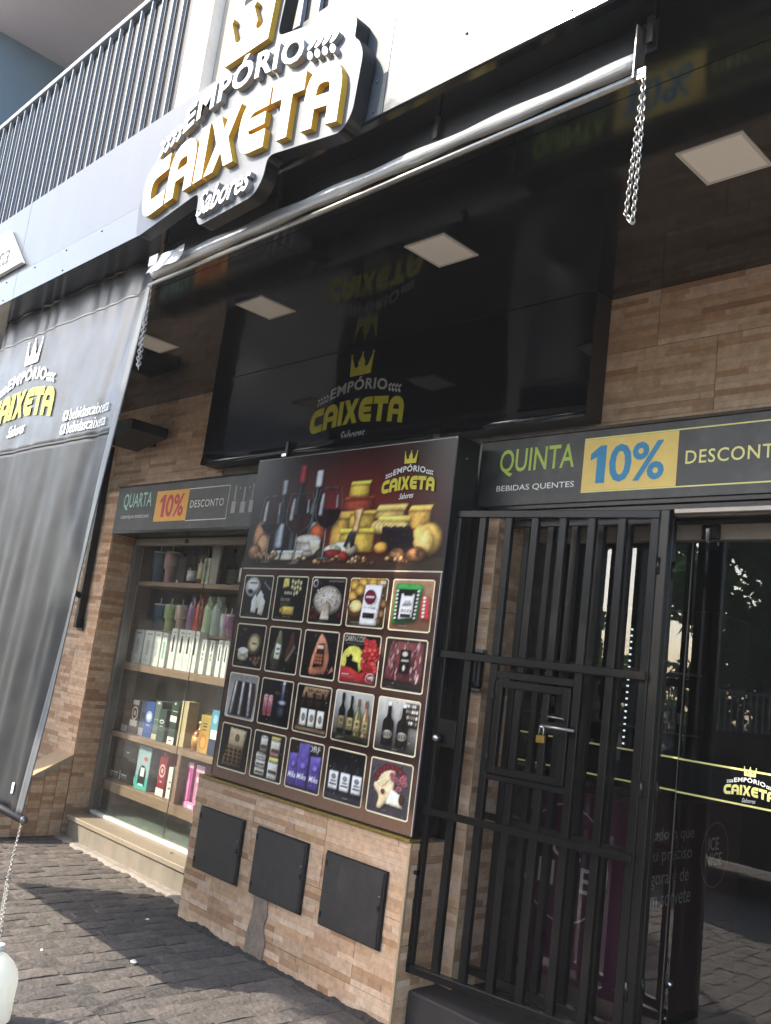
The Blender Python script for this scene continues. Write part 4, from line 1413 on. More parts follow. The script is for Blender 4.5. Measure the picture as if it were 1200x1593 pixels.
a.ell(.22, .38, .22, .2, '#9a6a34', '#5d3a1a'); a.ell(.22, .42, .17, .13, '#e8d49a', '#caa95a')
for x, y in ((.82, .55), (.92, .5), (.78, .35), (.88, .3), (.8, .15)): a.ell(x, y, .1, .09, '#b8874a', '#6b4322')
a.poly([(.36, .06), (.80, .06), (.86, .86), (.42, .86)], '#d6d2cc', '#efece6'); a.ell(.57, .62, .15, .15, '#8a1f3c', '#6b1430'); a.rect(.46, .60, .68, .64, '#e8c9d0'); a.text('Pao de Queijo', .44, .74, .38, .43, '#5a4a3c', .01); a.rect(.42, .2, .72, .3, '#3a2420'); a.rect(.8, .88, .93, .95, '#c9c4ba'); fin(a)
a, ir = cell(4, 0); a.poly(ir, '#7a5238', '#a8805c'); a.poly([(.72, .25), (.97, .22), (.9, .68), (.7, .7)], '#b8262a', '#d84a42'); 
for i in range(6): a.ell(.80, .30 + i * .07, .04, .03, '#e8e4de', n=8)
a.poly(outline([(.06, .12), (.66, .20), (.74, .90), (.10, .92)], .08), '#2f8a3c', '#3fae50'); a.poly(outline([(.10, .18), (.60, .24), (.66, .80), (.13, .80)], .06), '#1d2a20')
for i in range(8):
    a.ell(.14, .24 + i * .075, .035, .026, '#e0ded6', n=8); a.ell(.60 + i * .006, .26 + i * .073, .035, .026, '#e0ded6', n=8)
a.poly([(.22, .22), (.54, .26), (.56, .72), (.24, .72)], '#dcdad4'); a.rect(.3, .68, .5, .78, '#1a1a1a'); a.poly([(.28, .48), (.5, .5), (.46, .6), (.34, .58)], '#777', '#aaa'); a.text('LINGUICA', .26, .52, .36, .42, '#222', .02); a.rect(.26, .26, .5, .33, '#333'); fin(a)
# row 2
a, ir = cell(0, 1); a.poly(ir, '#221613', '#2c1d18'); a.ell(.66, .56, .23, .24, '#b8a476', '#7a6844'); a.ell(.66, .56, .17, .18, '#d6c69a', '#a5936a'); a.rect(.58, .55, .74, .58, '#5a4a34')
a.rect(.14, .22, .5, .38, '#c9c0a4', '#ddd5ba'); a.ell(.32, .22, .18, .07, '#b3a988'); a.ell(.32, .38, .18, .08, '#efe9d4', '#d8d0b4')
for i in range(10): a.ell(rng.uniform(.6, .9), rng.uniform(.12, .26), .05, .05, '#a8805a', '#5d4028', n=9)
a.text('Brie', .2, .34, .84, .9, '#a89878', 0, .2); fin(a)
a, ir = cell(1, 1); a.poly(ir, '#15110f', '#241c18')
for x, y, s_, c0 in ((.34, .46, 1, '#8c8a66'), (.74, .52, .85, '#6b4034')):
    a.poly([(x - .16 * s_, y - .34 * s_), (x + .06 * s_, y - .38 * s_), (x + .16 * s_, y), (x + .10 * s_, y + .28 * s_), (x + .06 * s_, y + .46 * s_), (x - .02 * s_, y + .46 * s_), (x - .12 * s_, y + .1 * s_), (x - .20 * s_, y - .1 * s_)], '#3a2c22', c0)
a.poly([(.24, .30), (.42, .28), (.44, .60), (.28, .64)], '#b9c0a2', '#d8dcc8'); a.rect(.29, .4, .4, .43, '#48603a'); a.rect(.3, .5, .4, .53, '#48603a')
for i in range(8): a.poly([(.6 + i * .03, .3 + i * .04), (.68 + i * .03, .26 + i * .04), (.7 + i * .02, .36 + i * .04)], '#8a7a66'); 
fin(a)
a, ir = cell(2, 1); a.poly(ir, '#1a1412', '#241c1a'); a.poly(outline([(.24, .06), (.74, .12), (.80, .46), (.66, .80), (.50, .97), (.40, .80), (.28, .40)], .1), '#b06a48', '#c98a6a'); a.poly([(.34, .22), (.64, .28), (.62, .74), (.44, .72)], '#2a1a16', '#3a2420'); a.rect(.42, .62, .6, .7, '#c9a98a'); 
for i in range(9): a.ell(.42 + (i % 3) * .07, .34 + (i // 3) * .07, .05, .045, '#c07a52', '#7a3a24', n=9)
a.poly([(.8, .12), (.95, .2), (.9, .3)], '#b06a50'); fin(a)
a, ir = cell(3, 1); a.poly(ir, '#1c1513', '#14100f'); a.text('CARPACCIO', .05, .60, .84, .95, '#e8e2d6', .01); a.rect(.08, .79, .55, .805, '#8c857a'); a.ell(.32, .46, .31, .30, '#d3cc5a', '#c2b845'); a.poly([(.10, .22), (.16, .42), (.14, .55), (.20, .52), (.26, .60), (.32, .54), (.30, .46), (.46, .44), (.52, .20)], '#100c0b')
a.poly([(.022, .03), (.97, .03), (.97, .08), (.6, .2), (.3, .32), (.022, .34)], '#a81f24', '#c22c2e')
for i in range(60): a.ell(rng.uniform(.58, .95), rng.uniform(.18, .9) * 1.0, .07, .05, rng.choice(('#d83a34', '#e8584a', '#c22a2a', '#b31f24')), rng.choice(('#a81a1e', '#c22c2c')), n=9)
a.ell(.82, .16, .12, .10, '#e8e0d8'); a.ell(.82, .16, .10, .08, '#b31f24'); a.text('VPJ', .75, .89, .12, .20, '#f2ece4', .03); a.rect(.08, .18, .26, .195, '#e8c0b8'); a.rect(.08, .14, .4, .15, '#d89a94'); fin(a)
a, ir = cell(4, 1); a.poly(ir, '#2a2422', '#3a3230')
a.poly(outline([(.05, .20), (.95, .16), (.92, .92), (.14, .92)], .04), '#6b3034', '#8a4a4a')
for i in range(70): a.ell(rng.uniform(.12, .90), rng.uniform(.24, .88), rng.uniform(.01, .03), rng.uniform(.05, .12), rng.choice(('#b98a86', '#d8b4ac', '#7a2f34', '#9c5a58', '#8a3a3c', '#c9a09a')), n=8, rot=rng.uniform(-.4, .4))
a.poly([(.38, .34), (.62, .34), (.63, .78), (.39, .78)], '#15100f'); a.ell(.5, .70, .07, .05, '#cfc6ba'); a.rect(.42, .56, .6, .60, '#a89e92'); a.ell(.5, .44, .035, .06, '#cfc6ba')
for i in range(5): a.rect(.04, .05 + i * .028, .96, .06 + i * .028, '#5a4e48')
fin(a)
# row 3
a, ir = cell(0, 2); a.poly(ir, '#b9b4ac', '#8f8a82')
a.poly([(.1, .06), (.9, .06), (.94, .5), (.9, .82), (.2, .82)], '#3a2c22', '#5a4636')
for i in range(5): a.poly([(.14 + i * .15, .08), (.23 + i * .15, .08), (.30 + i * .12, .80), (.23 + i * .12, .84)], '#15110f' if i % 2 else '#8c8a88', '#2a2420' if i % 2 else '#cfcdca')
fin(a)
a, ir = cell(1, 2); a.poly(ir, '#120d0e', '#1f1718')
for x in (.2, .35): a.rect(x - .07, .22, x + .07, .62, '#8a3038', '#c98a8c'); a.ell(x, .62, .07, .025, '#d8b4b4'); a.ell(x, .22, .07, .03, '#b35a5e')
a.ell(.7, .34, .22, .24, '#2c2c3c', '#0c0c12'); a.ell(.7, .34, .13, .16, '#5a5a70', '#1c1c28'); a.rect(.66, .55, .75, .90, '#3a3a4c', '#8c8c9c'); a.ell(.71, .93, .05, .05, '#c9c9d0'); a.ell(.71, .52, .14, .06, '#b8b8c4', '#4a4a58'); a.text('VODKA', .46, .62, .68, .74, '#b9a8a8'); fin(a)
a, ir = cell(2, 2); a.poly(ir, '#2c2018', '#1a1512'); a.poly([(.16, .72), (.86, .74), (.94, .95), (.22, .95)], '#8c6a4a', '#a8835c'); a.text('PERA-MANCA', .32, .84, .85, .91, '#3a281a', .01); a.rect(.44, .79, .7, .81, '#4a3424')
a.poly([(.10, .08), (.94, .04), (.90, .70), (.18, .70)], '#5d442e', '#3a2a1c')
for x in (.28, .52, .76): a.bottle(x, .12, .19, .72, '#120f0e', None, None); a.rect(x - .095, .16, x + .095, .50, '#cfcab8', '#e2ddcc'); a.ell(x, .33, .05, .08, '#8f8a78')
a.rect(.08, .06, .95, .13, '#a8876a', '#7a5c40'); fin(a)
a, ir = cell(3, 2); a.poly(ir, '#2f2b22', '#a8aaa2')
for x, h_, c0, lb in ((.22, .78, '#16120f', '#9c8a58'), (.45, .74, '#14130f', '#a8985c'), (.64, .70, '#6d6a44', '#b8a86a'), (.84, .68, '#8a6a44', '#b0a06a')): a.bottle(x, .16, .17, h_, c0, lb, '#1a1614' if h_ > .72 else '#8a4a34')
a.rect(.03, .03, .97, .15, '#1c1a12', '#3a3424'); fin(a)
a, ir = cell(4, 2); a.poly(ir, '#2a2624', '#b9b6ae'); a.rect(.64, .5, .97, .94, '#2c2420', '#4a3a30')
for i in range(4):
    for k in range(6): a.rect(.66 + k * .05, .56 + i * .1, .70 + k * .05, .62 + i * .1, rng.choice(('#c9c0b0', '#8a8276', '#d8d4cc', '#6a4a3c')))
for x in (.30, .64): a.bottle(x, .12, .27, .74, '#171310', None, None); a.ell(x, .32, .12, .08, '#c9c2b2', '#8f897c'); a.text('BEER', x - .11, x + .11, .28, .36, '#241c18', .02); a.rect(x - .04, .84, x + .04, .93, '#d0ccc4')
fin(a)
# row 4
a, ir = cell(0, 3); a.poly(ir, '#1c1411', '#120e0c'); a.poly([(.28, .52), (.80, .50), (.86, .90), (.30, .92)], '#a8926c', '#c9b48c'); a.ell(.56, .72, .07, .08, '#8a7454'); a.poly([(.14, .10), (.78, .10), (.80, .50), (.26, .52)], '#7a6040', '#9c8058')
for i in range(4):
    for k in range(4): a.rect(.22 + k * .145, .15 + i * .088, .33 + k * .145, .215 + i * .088, '#2a1a12', '#4a3020')
fin(a)
a, ir = cell(1, 3); a.poly(ir, '#241c18', '#3a302a')
for x, y, w_, h_, c0 in ((.3, .08, .3, .16, '#b9b2a0'), (.3, .24, .3, .17, '#a89a80'), (.3, .41, .3, .12, '#c9c2b0'), (.34, .54, .22, .34, '#5a4030'), (.70, .06, .30, .36, '#c2bba8'), (.70, .50, .28, .36, '#9c5a34')): a.rect(x - w_ / 2, y, x + w_ / 2, y + h_, c0, '#e0dacb'); a.ell(x, y + h_, w_ / 2, .03, '#d8d2c2', '#8f8878'); a.rect(x - w_ * .4, y + h_ * .3, x + w_ * .4, y + h_ * .5, '#5d5244')
a.rect(.56, .42, .84, .50, '#d8c258', '#e8d67c'); a.rect(.56, .86, .84, .93, '#c9b24a'); fin(a)
a, ir = cell(2, 3); a.poly(ir, '#2a2430', '#3d3326'); a.text('ORF', .55, .9, .80, .93, '#cfc9c0', .02)
for x, w_, y1 in ((.18, .26, .72), (.46, .32, .95), (.80, .30, .74)): a.poly([(x - w_ / 2, .07), (x + w_ / 2, .05), (x + w_ / 2, y1), (x - w_ / 2, y1 - .02)], '#4a3a86', '#6e5cae'); a.text('Milka', x - w_ * .42, x + w_ * .42, .22, .34, '#e8e4f0', .02, .2); a.ell(x, .5, w_ * .3, .08, '#8a7cc0', '#5a4a98')
fin(a)
a, ir = cell(3, 3); a.poly(ir, '#2c2c34', '#1a1614')
for x in (.22, .52, .82): a.bottle(x, .14, .26, .72, '#26262c', None, '#101014'); a.rect(x - .12, .22, x + .12, .56, '#c9c9c6', '#dededa'); a.ell(x, .46, .06, .05, '#8a8a8c'); a.rect(x - .09, .3, x + .09, .33, '#3a3a40'); a.rect(x - .07, .36, x + .07, .385, '#6a6a70')
a.rect(.03, .03, .97, .14, '#2a2a3a', '#3a3a4a'); fin(a)
a, ir = cell(4, 3); a.poly(ir, '#4a4248', '#5a5056')
for i in range(60): a.ell(rng.uniform(.05, .95), rng.uniform(.05, .95), .02, .02, rng.choice(('#6a6068', '#3a3438', '#7a7078')), n=6)
a.poly(outline([(.10, .48), (.30, .84), (.62, .86), (.60, .40), (.34, .10), (.24, .12), (.30, .34)], .12), '#c9b088', '#d8c49c')
for i in range(10): t = 2.9 - i * .27; a.ell(.52 + .36 * math.cos(t), .54 + .34 * math.sin(t), .07, .06, '#8a2f3c', '#5a1a24', n=10)
for i in range(9): a.ell(.66 + rng.uniform(-.14, .2), .55 + rng.uniform(-.1, .2), .07, .05, '#7a2a3a', '#b06a70', n=9)
for i in range(7): a.poly([(.2 + i * .03, .56 + i * .02), (.34 + i * .02, .5 + i * .02), (.36 + i * .02, .54 + i * .02), (.22 + i * .03, .6 + i * .02)], '#e2d2a0')
a.poly([(.45, .22), (.85, .2), (.78, .42), (.55, .5)], '#d8cdb4', '#efe6d0'); a.ell(.80, .35, .06, .1, '#5a3a24'); a.ell(.36, .42, .05, .05, '#8a3a34'); fin(a)

# ================================================================== FOLDING GATE
def gate_leaf(name, label, loc, rotz, wicket, LW_=1.005):
    """local x runs from the free stile to the hinge, local z is the height"""
    g = thing(name, label, 'gate', loc, rotz=rotz)
    B_ = lambda n, x0, x1, y0, y1, z0, z1, par=g: MB().box(x0, x1, y0, y1, z0, z1, .0025).build(n, 'steel_black', par, local=True)
    zb, zt = 0.235, 2.335
    B_('top_rail', 0, LW_, -.018, .018, zt - .034, zt)
    B_('bottom_rail', 0, LW_, -.018, .018, zb, zb + .034)
    B_('stile', 0, .034, -.0175, .0175, zb + .0345, zt - .0345)
    B_('stile', LW_ - .037, LW_ - .001, -.0175, .0175, zb + .0345, zt - .0345)
    xs = [.136, .275, .411, .549, .686, .824]
    for i, x in enumerate(xs):
        if x > LW_ - .09: continue
        if wicket and i in (2, 3):
            B_('bar', x, x + .034, -.017, .017, zb + .0345, 1.123)
            B_('bar', x, x + .034, -.017, .017, 1.5995, zt - .0345)
        else:
            B_('bar', x, x + .034, -.017, .017, zb + .0345, zt - .0345)
    B_('cross_rail', -.012, LW_ - .005, -.034, -.0185, 1.628, 1.662)
    B_('cross_rail', 0.0, LW_ - .005, -.034, -.0185, .918, .950)
    if wicket:
        B_('wicket_head', .3095, .6855, -.0165, .0165, 1.566, 1.599)
        B_('wicket_sill', .3095, .6855, -.0165, .0165, 1.1235, 1.150)
        wk = B_('wicket_frame', .316, .352, -.026, .010, 1.152, 1.560)
        B_('frame_bar', .644, .680, -.026, .010, 1.152, 1.560, wk)
        B_('frame_bar', .3525, .6435, -.026, .010, 1.526, 1.560, wk)
        B_('frame_bar', .3525, .6435, -.026, .010, 1.152, 1.184, wk)
        B_('wicket_bar', .415, .447, -.022, .008, 1.1845, 1.5255, wk)
        B_('wicket_bar', .552, .582, -.022, .008, 1.1845, 1.5255, wk)
        for z in (1.22, 1.48):
            MB().tube([(.313, -.028, z - .02), (.313, -.028, z + .02)], .007, 8).build('hinge', 'steel_black', g, local=True)
        lp_ = B_('lock_plate', .0345, .1355, -.024, -.004, 1.225, 1.352)
        MB().tube([(.052, -.0245, 1.262), (.052, -.052, 1.262)], [.024, .020], 16).build('lock_boss', 'steel_black', lp_, local=True)
        MB().tube([(.052, -.0525, 1.262), (.052, -.060, 1.262)], .015, 16).build('cylinder', 'chrome', lp_, local=True)
        bo = B_('slide_bolt', .592, .690, -.050, -.030, 1.362, 1.408)
        MB().tube([(.570, -.056, 1.388), (.725, -.056, 1.388)], .007, 8).build('bolt_rod', 'galvanised', bo, local=True)
        MB().tube([(.600, -.050, 1.425), (.600, -.056, 1.432), (.672, -.056, 1.430), (.672, -.050, 1.425)], .004, 6).build('bolt_handle', 'galvanised', bo, local=True)
        pd = MB().box(.563, .600, -.075, -.055, 1.318, 1.350, .003).build('padlock', 'brass', g, local=True)
        pts = [(.571, -.065, 1.350)] + [(.5815 + .0105 * math.cos(t), -.065, 1.372 + .014 * math.sin(t)) for t in [math.pi - math.pi * k / 8 for k in range(9)]] + [(.592, -.065, 1.350)]
        MB().tube(pts, .0035, 8).build('shackle', 'chrome', pd, local=True)
        MB().tube([(-.014, -.027, 1.645), (-.014, -.030, 1.645)], .016, 10).build('bolt_head', 'steel_black', g, local=True)
        MB().tube([(-.004, -.03, .66), (.022, -.03, .66)], .010, 8).build('stile_hinge', 'steel_black', g, local=True)
    wb = MB()
    for x in [0.0] + xs + [LW_ - .037]:
        if 0 < x > LW_ - .09 and x != LW_ - .037: continue
        for z in (zb + .036, zt - .036):
            for d_ in (0, .034):
                wb.lathe((x + d_, -.016, z - .003), [(.003, 0), (.0045, .003), (.003, .006)], 6)
        for z in (.934, 1.645):
            wb.lathe((x + .017, -.0185, z + .016), [(.005, 0), (.006, .003), (.003, .006)], 6)
            wb.lathe((x + .017, -.0185, z - .022), [(.004, 0), (.006, .003), (.004, .006)], 6)
    wb.build('weld_beads', 'steel_black', g, local=True)['kind'] = 'stuff'
    for z in (.45, 1.2, 2.1):
        MB().tube([(LW_ + .007, -.01, z - .035), (LW_ + .007, -.01, z + .035)], .009, 8).build('hinge', 'steel_black', g, local=True)
    return g

gate_leaf('steel_gate', 'black steel bar gate with padlocked wicket standing ajar in front of the door', (-2.906, 3.229, 0), math.atan2(.161, .993), True)
gate_leaf('steel_gate', 'second black steel bar gate leaf folded behind the front one', (-2.83, 3.50, 0), 0.0, False, .925)
gf = thing('gate_frame', 'black steel post and head rail holding the gate', 'frame', (-1.88, 3.4, 0.16))
bx('post', 'steel_black', gf, -1.925, -1.872, 3.38, 3.42, .158, 2.338, .003)
bx('head_rail', 'steel_black', gf, -2.79, -0.8, 3.41, 3.445, 2.342, 2.368, .003)
bx('head_rail', 'alu', gf, -1.85, -0.8, 3.375, 3.408, 2.318, 2.340, .003)
# intercom on the pillar
ic = thing('door_lock_box', 'dark wall-mounted lock box on the tiled door pillar', 'lock', (-2.80, 3.40, 1.5))
bx('housing', 'steel_black', ic, -2.858, -2.790, 3.372, 3.418, 1.505, 1.672, .01)
bx('keypad', 'alu_dark', ic, -2.850, -2.806, 3.366, 3.3715, 1.53, 1.66, .004)
MB().tube([(-2.835, 3.366, 1.60), (-2.835, 3.352, 1.60)], .012, 12).build('knob', 'chrome', ic)
bx('bracket', 'alu', ic, -2.865, -2.783, 3.376, 3.42, 1.492, 1.503, .003)
bx('bracket', 'alu', ic, -2.865, -2.783, 3.376, 3.42, 1.674, 1.690, .003)

# ================================================================== GLASS DOOR
gd = thing('glass_door', 'dark glass shop door with yellow-lined black band and logo', 'door', (-1.9, 3.72, 0.16))
def pane(name, m, parent, x0, x1, y, z0, z1, t=.008):
    return MB().box(x0, x1, y, y + t, z0, z1).build(name, m, parent)
pane('pane', 'glass_door', gd, -2.795, -1.888, 3.675, .165, 2.255)
pane('pane', 'glass_door', gd, -1.898, -0.62, 3.650, .165, 2.255)
bx('pane_edge', 'alu', gd, -1.901, -1.8985, 3.649, 3.659, .165, 2.255)
bx('lintel', 'beige_frame', gd, -2.795, -0.62, 3.63, 3.70, 2.257, 2.322)
bx('track', 'alu_dark', gd, -2.795, -0.62, 3.62, 3.71, 2.3225, 2.341)
bx('floor_track', 'alu_dark', gd, -2.795, -0.62, 3.64, 3.70, .1585, .164)
bx('hanger', 'steel_black', gd, -1.845, -1.765, 3.612, 3.6295, 2.255, 2.318, .003)
bx('hanger', 'chrome', gd, -1.82, -1.806, 3.604, 3.6115, 2.24, 2.30)
MB().tube([(-1.87, 3.649, .45), (-1.87, 3.639, .45)], .012, 10).build('stud', 'chrome', gd)
for (xa, xb, yy) in ((-2.795, -1.889, 3.6735), (-1.897, -0.62, 3.6485)):
    bd = flat(rect2(xa, 1.199, xb, 1.324), facing(yy), 'band', 'gloss_black', gd)
    l_ = MB()
    for r_ in ((xa, 1.3245, xb, 1.332), (xa, 1.191, xb, 1.1985)):
        flat(rect2(*r_), facing(yy), None, None, None, l_)
    l_.build('band_line', 'print_yellow_pale', bd)
put_logo(gd, facing(3.6472), .206, -1.592, 1.222, big='print_yellow_pale', small='print_white', script='print_grey')
# ---- ice cream freezer behind the glass
fz = thing('ice_cream_freezer', 'dark purple ice cream freezer with white slogan behind the glass door', 'freezer', (-2.4, 4.1, .156))
bx('body', 'freezer_brown', fz, -2.72, -2.046, 3.712, 4.63, .20, 1.12, .01)
bx('front_panel', 'freezer_purple', fz, -2.71, -2.056, 3.702, 3.711, .28, 1.10)
bx('lid', 'alu_dark', fz, -2.73, -2.036, 3.705, 4.64, 1.125, 1.165, .006)
bx('plinth', 'meter_dark', fz, -2.70, -2.06, 3.74, 4.60, .156, .199)
side = lambda y, z: (-2.0448, y, z)
for s_, y1, zb, zt in (('tudo o que', 4.13, .945, 1.012), ('eu preciso', 4.12, .855, .925), ('agora é de', 4.10, .755, .835), ('um sorvete', 4.13, .680, .735)):
    put_text(s_, fz, side, 3.725, y1, zb, zt, 'print_grey', bold=-.004)
ov = MB()
for k in range(28):
    t0, t1 = 2 * math.pi * k / 28, 2 * math.pi * (k + 1) / 28
    q = [side(4.35 + r_ * .140 * math.cos(t), .875 + r_ * .150 * math.sin(t)) for t in (t0, t1) for r_ in (1, .97)]
    ov.add([q[0], q[2], q[3], q[1]], [(0, 1, 2, 3)])
ov.build('logo_ring', 'print_grey', fz)
put_text('ICE', fz, side, 4.28, 4.385, .895, .955, 'print_white', bold=.01)
put_text('NICE', fz, side, 4.257, 4.424, .825, .885, 'print_white', bold=.01)
fr_ = facing(3.7012)
put_text('ICE', fz, fr_, -2.55, -2.36, .80, .90, 'print_white', bold=.01)
put_text('NICE', fz, fr_, -2.58, -2.30, .67, .78, 'print_white', bold=.01)
ov = MB()
for k in range(28):
    t0, t1 = 2 * math.pi * k / 28, 2 * math.pi * (k + 1) / 28
    q = [fr_(-2.445 + r_ * .23 * math.cos(t), .78 + r_ * .26 * math.sin(t)) for t in (t0, t1) for r_ in (1, .97)]
    ov.add([q[0], q[2], q[3], q[1]], [(0, 1, 2, 3)])
ov.build('logo_ring', 'print_grey', fz)

# ---- upright fridge with strings of lights, shelf with bottles
fg = thing('drinks_fridge', 'tall black drinks fridge with vertical strings of small lights', 'fridge', (-3.6, 5.8, .156))
bx('body', 'meter_dark', fg, -4.45, -2.90, 5.9, 6.5, .16, 2.2, .01)
for x in (-4.27, -3.49):
    ld = MB()
    for k in range(34):
        z = .55 + k * .045
        ld.box(x - .006, x + .006, 5.885, 5.895, z, z + .012)
    ld.build('light_string', 'led', fg)
for z in (.55, .95, 1.35, 1.75):
    bx('shelf', 'alu', fg, -4.42, -2.93, 5.75, 5.884, z, z + .012)
k = 0
for z in (.562, .962, 1.362):
    for x in (-4.1, -3.9, -3.7, -3.3, -3.15, -3.02):
        k += 1
        c0 = ('#3a1d12', '#1f3a20', '#5a4a20', '#b8a47a', '#26262c', '#6a1d1d')[k % 6]
        bt = thing('drink_bottle', 'dim %s bottle on the %s fridge shelf inside the shop, %s from the left' % (('brown', 'green', 'olive', 'cream', 'dark', 'red')[k % 6], ('lowest', 'middle', 'upper')[(k - 1) // 6], ('first', 'second', 'third', 'fourth', 'fifth', 'sixth')[(k - 1) % 6]), 'bottle', (x, 5.82, z + .0005), group='bottles in the drinks fridge')
        MB().lathe((x, 5.82, z + .0005), [(.034, 0), (.036, .02), (.036, .15), (.014, .20), (.013, .27)], 12).build('body', 'object_gloss', bt, color=c0)
        MB().lathe((x, 5.82, z + .06), [(.0366, 0), (.0366, .07)], 12).build('paper_label', 'object_colour', bt, color='#c9bfa8')
ct = thing('shop_counter', 'pale counter top seen dimly through the glass door', 'counter', (-0.9, 6.2, .156))
bx('body', 'room_dark', ct, -1.40, 0.6, 6.1, 6.6, .16, 1.04)
bx('top', 'beige_frame', ct, -1.42, 0.62, 6.05, 6.62, 1.042, 1.08, .006)
ps = thing('paper_notice', 'small printed paper notice on a dark red panel behind the glass', 'notice', (-1.75, 4.6, 1.3))
bx('panel', 'freezer_brown', ps, -1.92, -1.86, 4.95, 5.0, .16, 1.8)
bx('sheet', 'print_grey', ps, -1.985, -1.925, 4.94, 4.942, 1.44, 1.62)

# ================================================================== TARPAULINS
tp = thing('tarpaulin', 'black shop tarpaulin with logo hanging from the soffit at the left', 'tarpaulin', (-5.1, 2.0, .65))
XL, TOPZ, BOTZ = -6.03, 3.456, .665
def tarp_pt(s, t, off=0.0):
    """s: 0 left .. 1 right, t: 0 bottom .. 1 top"""
    xr = -4.215 + .165 * t ** 1.25 - .02 * math.sin(math.pi * t)
    x = XL + (xr - XL) * s
    z = BOTZ + (TOPZ - BOTZ) * t
    y = 2.04 - .075 * (1 - t) + .012 * math.sin(math.pi * t) - .03 * s * (1 - t)
    low = max(0.0, (.62 - t) / .62)
    fold = .006 * math.sin(s * 38 + 3 * math.sin(t * 3)) * min(1, low * 2.5) + .004 * math.sin(s * 71 + t * 5) * min(1, low * 2)
    fold += .010 * mnoise.noise((s * 6, t * 2.4, .5)) + .004 * mnoise.noise((s * 19, t * 6, 3.5))
    gather = max(0.0, (t - .9) / .1)
    fold += .007 * gather * math.sin(s * 62 + math.sin(s * 17) * 2)
    diag = math.exp(-((s - .93 + (1 - t) * .16) / .035) ** 2) * .012 * (.3 + t)
    y += fold + diag
    z += .004 * gather * math.sin(s * 31) + (.012 * math.sin(s * 3.0) * (1 - t))
    return (x, y - off, z)
def tarp_sheet(s0, s1, t0, t1, ns, nt, off, thick=.0012):
    b = MB()
    for sgn in (0, 1):
        o_ = off - sgn * thick
        for j in range(nt + 1):
            for i in range(ns + 1):
                b.v.append(tarp_pt(s0 + (s1 - s0) * i / ns, t0 + (t1 - t0) * j / nt, o_))
    n1 = (ns + 1) * (nt + 1)
    idx = lambda i, j, k: k * n1 + j * (ns + 1) + i
    for j in range(nt):
        for i in range(ns):
            b.f.append((idx(i, j, 0), idx(i + 1, j, 0), idx(i + 1, j + 1, 0), idx(i, j + 1, 0))); b.sm.append(True)
            b.f.append((idx(i, j, 1), idx(i, j + 1, 1), idx(i + 1, j + 1, 1), idx(i + 1, j, 1))); b.sm.append(True)
    for i in range(ns):
        b.f.append((idx(i, 0, 0), idx(i, 0, 1), idx(i + 1, 0, 1), idx(i + 1, 0, 0))); b.sm.append(False)
        b.f.append((idx(i, nt, 0), idx(i + 1, nt, 0), idx(i + 1, nt, 1), idx(i, nt, 1))); b.sm.append(False)
    for j in range(nt):
        b.f.append((idx(0, j, 0), idx(0, j + 1, 0), idx(0, j + 1, 1), idx(0, j, 1))); b.sm.append(False)
        b.f.append((idx(ns, j, 0), idx(ns, j, 1), idx(ns, j + 1, 1), idx(ns, j + 1, 0))); b.sm.append(False)
    return b
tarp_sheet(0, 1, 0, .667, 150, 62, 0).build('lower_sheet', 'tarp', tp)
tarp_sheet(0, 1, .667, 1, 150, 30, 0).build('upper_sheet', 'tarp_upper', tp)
tarp_sheet(.0, .967, .934, .939, 150, 2, .0016).build('hem_seam', 'tarp_hem', tp)
tarp_sheet(.968, 1.0, .0, .954, 4, 90, .0022).build('side_hem', 'tarp_hem', tp)
tarp_sheet(.0, .967, .664, .670, 150, 2, .0022).build('weld_seam', 'tarp', tp)
def tarp_xz(x, z):
    t = (z - BOTZ) / (TOPZ - BOTZ)
    xr = -4.215 + .165 * max(t, 0) ** 1.25 - .02 * math.sin(math.pi * t)
    s = (x - XL) / (xr - XL)
    p = tarp_pt(s, t, .0075)
    return (p[0], p[1], z)
def dense(shape, step):
    """fine triangles, so that print follows the folds of the cloth"""
    vs, fs = list(shape[0]), []
    for q in shape[1]:
        if len(q) == 3: fs.append(tuple(q)); continue
        for t_ in tessellate_polygon([[Vector((*vs[i], 0)) for i in q]]):
            fs.append(tuple(q[i] for i in t_))
    for _ in range(3):
        L_ = max(math.dist(vs[f_[a]], vs[f_[(a + 1) % 3]]) for f_ in fs for a in range(3))
        if L_ < step: break
        mid, nf = {}, []
        def m(a, b):
            k_ = (min(a, b), max(a, b))
            if k_ not in mid:
                mid[k_] = len(vs); vs.append(((vs[a][0] + vs[b][0]) / 2, (vs[a][1] + vs[b][1]) / 2))
            return mid[k_]
        for a, b, c in fs:
            ab, bc, ca = m(a, b), m(b, c), m(c, a)
            nf += [(a, ab, ca), (ab, b, bc), (ca, bc, c), (ab, bc, ca)]
        fs = nf
    return vs, fs
LW, LX, LZ = .93, -5.43, 2.700
_save = LOGO
LOGO = [(k_, dense(sh, .06)) for k_, sh in _save]
put_logo(tp, tarp_xz, LW, LX, LZ, big='print_yellow', small='print_white', script='print_white', crown='print_white')
LOGO = _save
for z0 in (2.652, 2.574):
    sh = fit(text2d('bebidascaixeta', bold=.003), -4.715, -4.255, z0 - .004, z0 + .062)
    flat(sh, tarp_xz, 'lettering', 'print_white', tp)
    ring = [(x_, z_) for x_, z_ in outline([(-4.795, z0 - .002), (-4.735, z0 - .002), (-4.735, z0 + .058), (-4.795, z0 + .058)], .016, 3)]
    flat((ring, [tuple(range(len(ring)))]), tarp_xz, 'social_icon', 'print_white', tp)
ins = lambda x, z: (lambda p: (p[0], p[1] - .0012, p[2]))(tarp_xz(x, z))
flat(fit(text2d('f', bold=.03), -4.775, -4.750, 2.575, 2.628), ins, 'icon_mark', 'meter_dark', tp)
flat(disc2(-4.765, 2.680, .013), ins, 'icon_mark', 'meter_dark', tp)
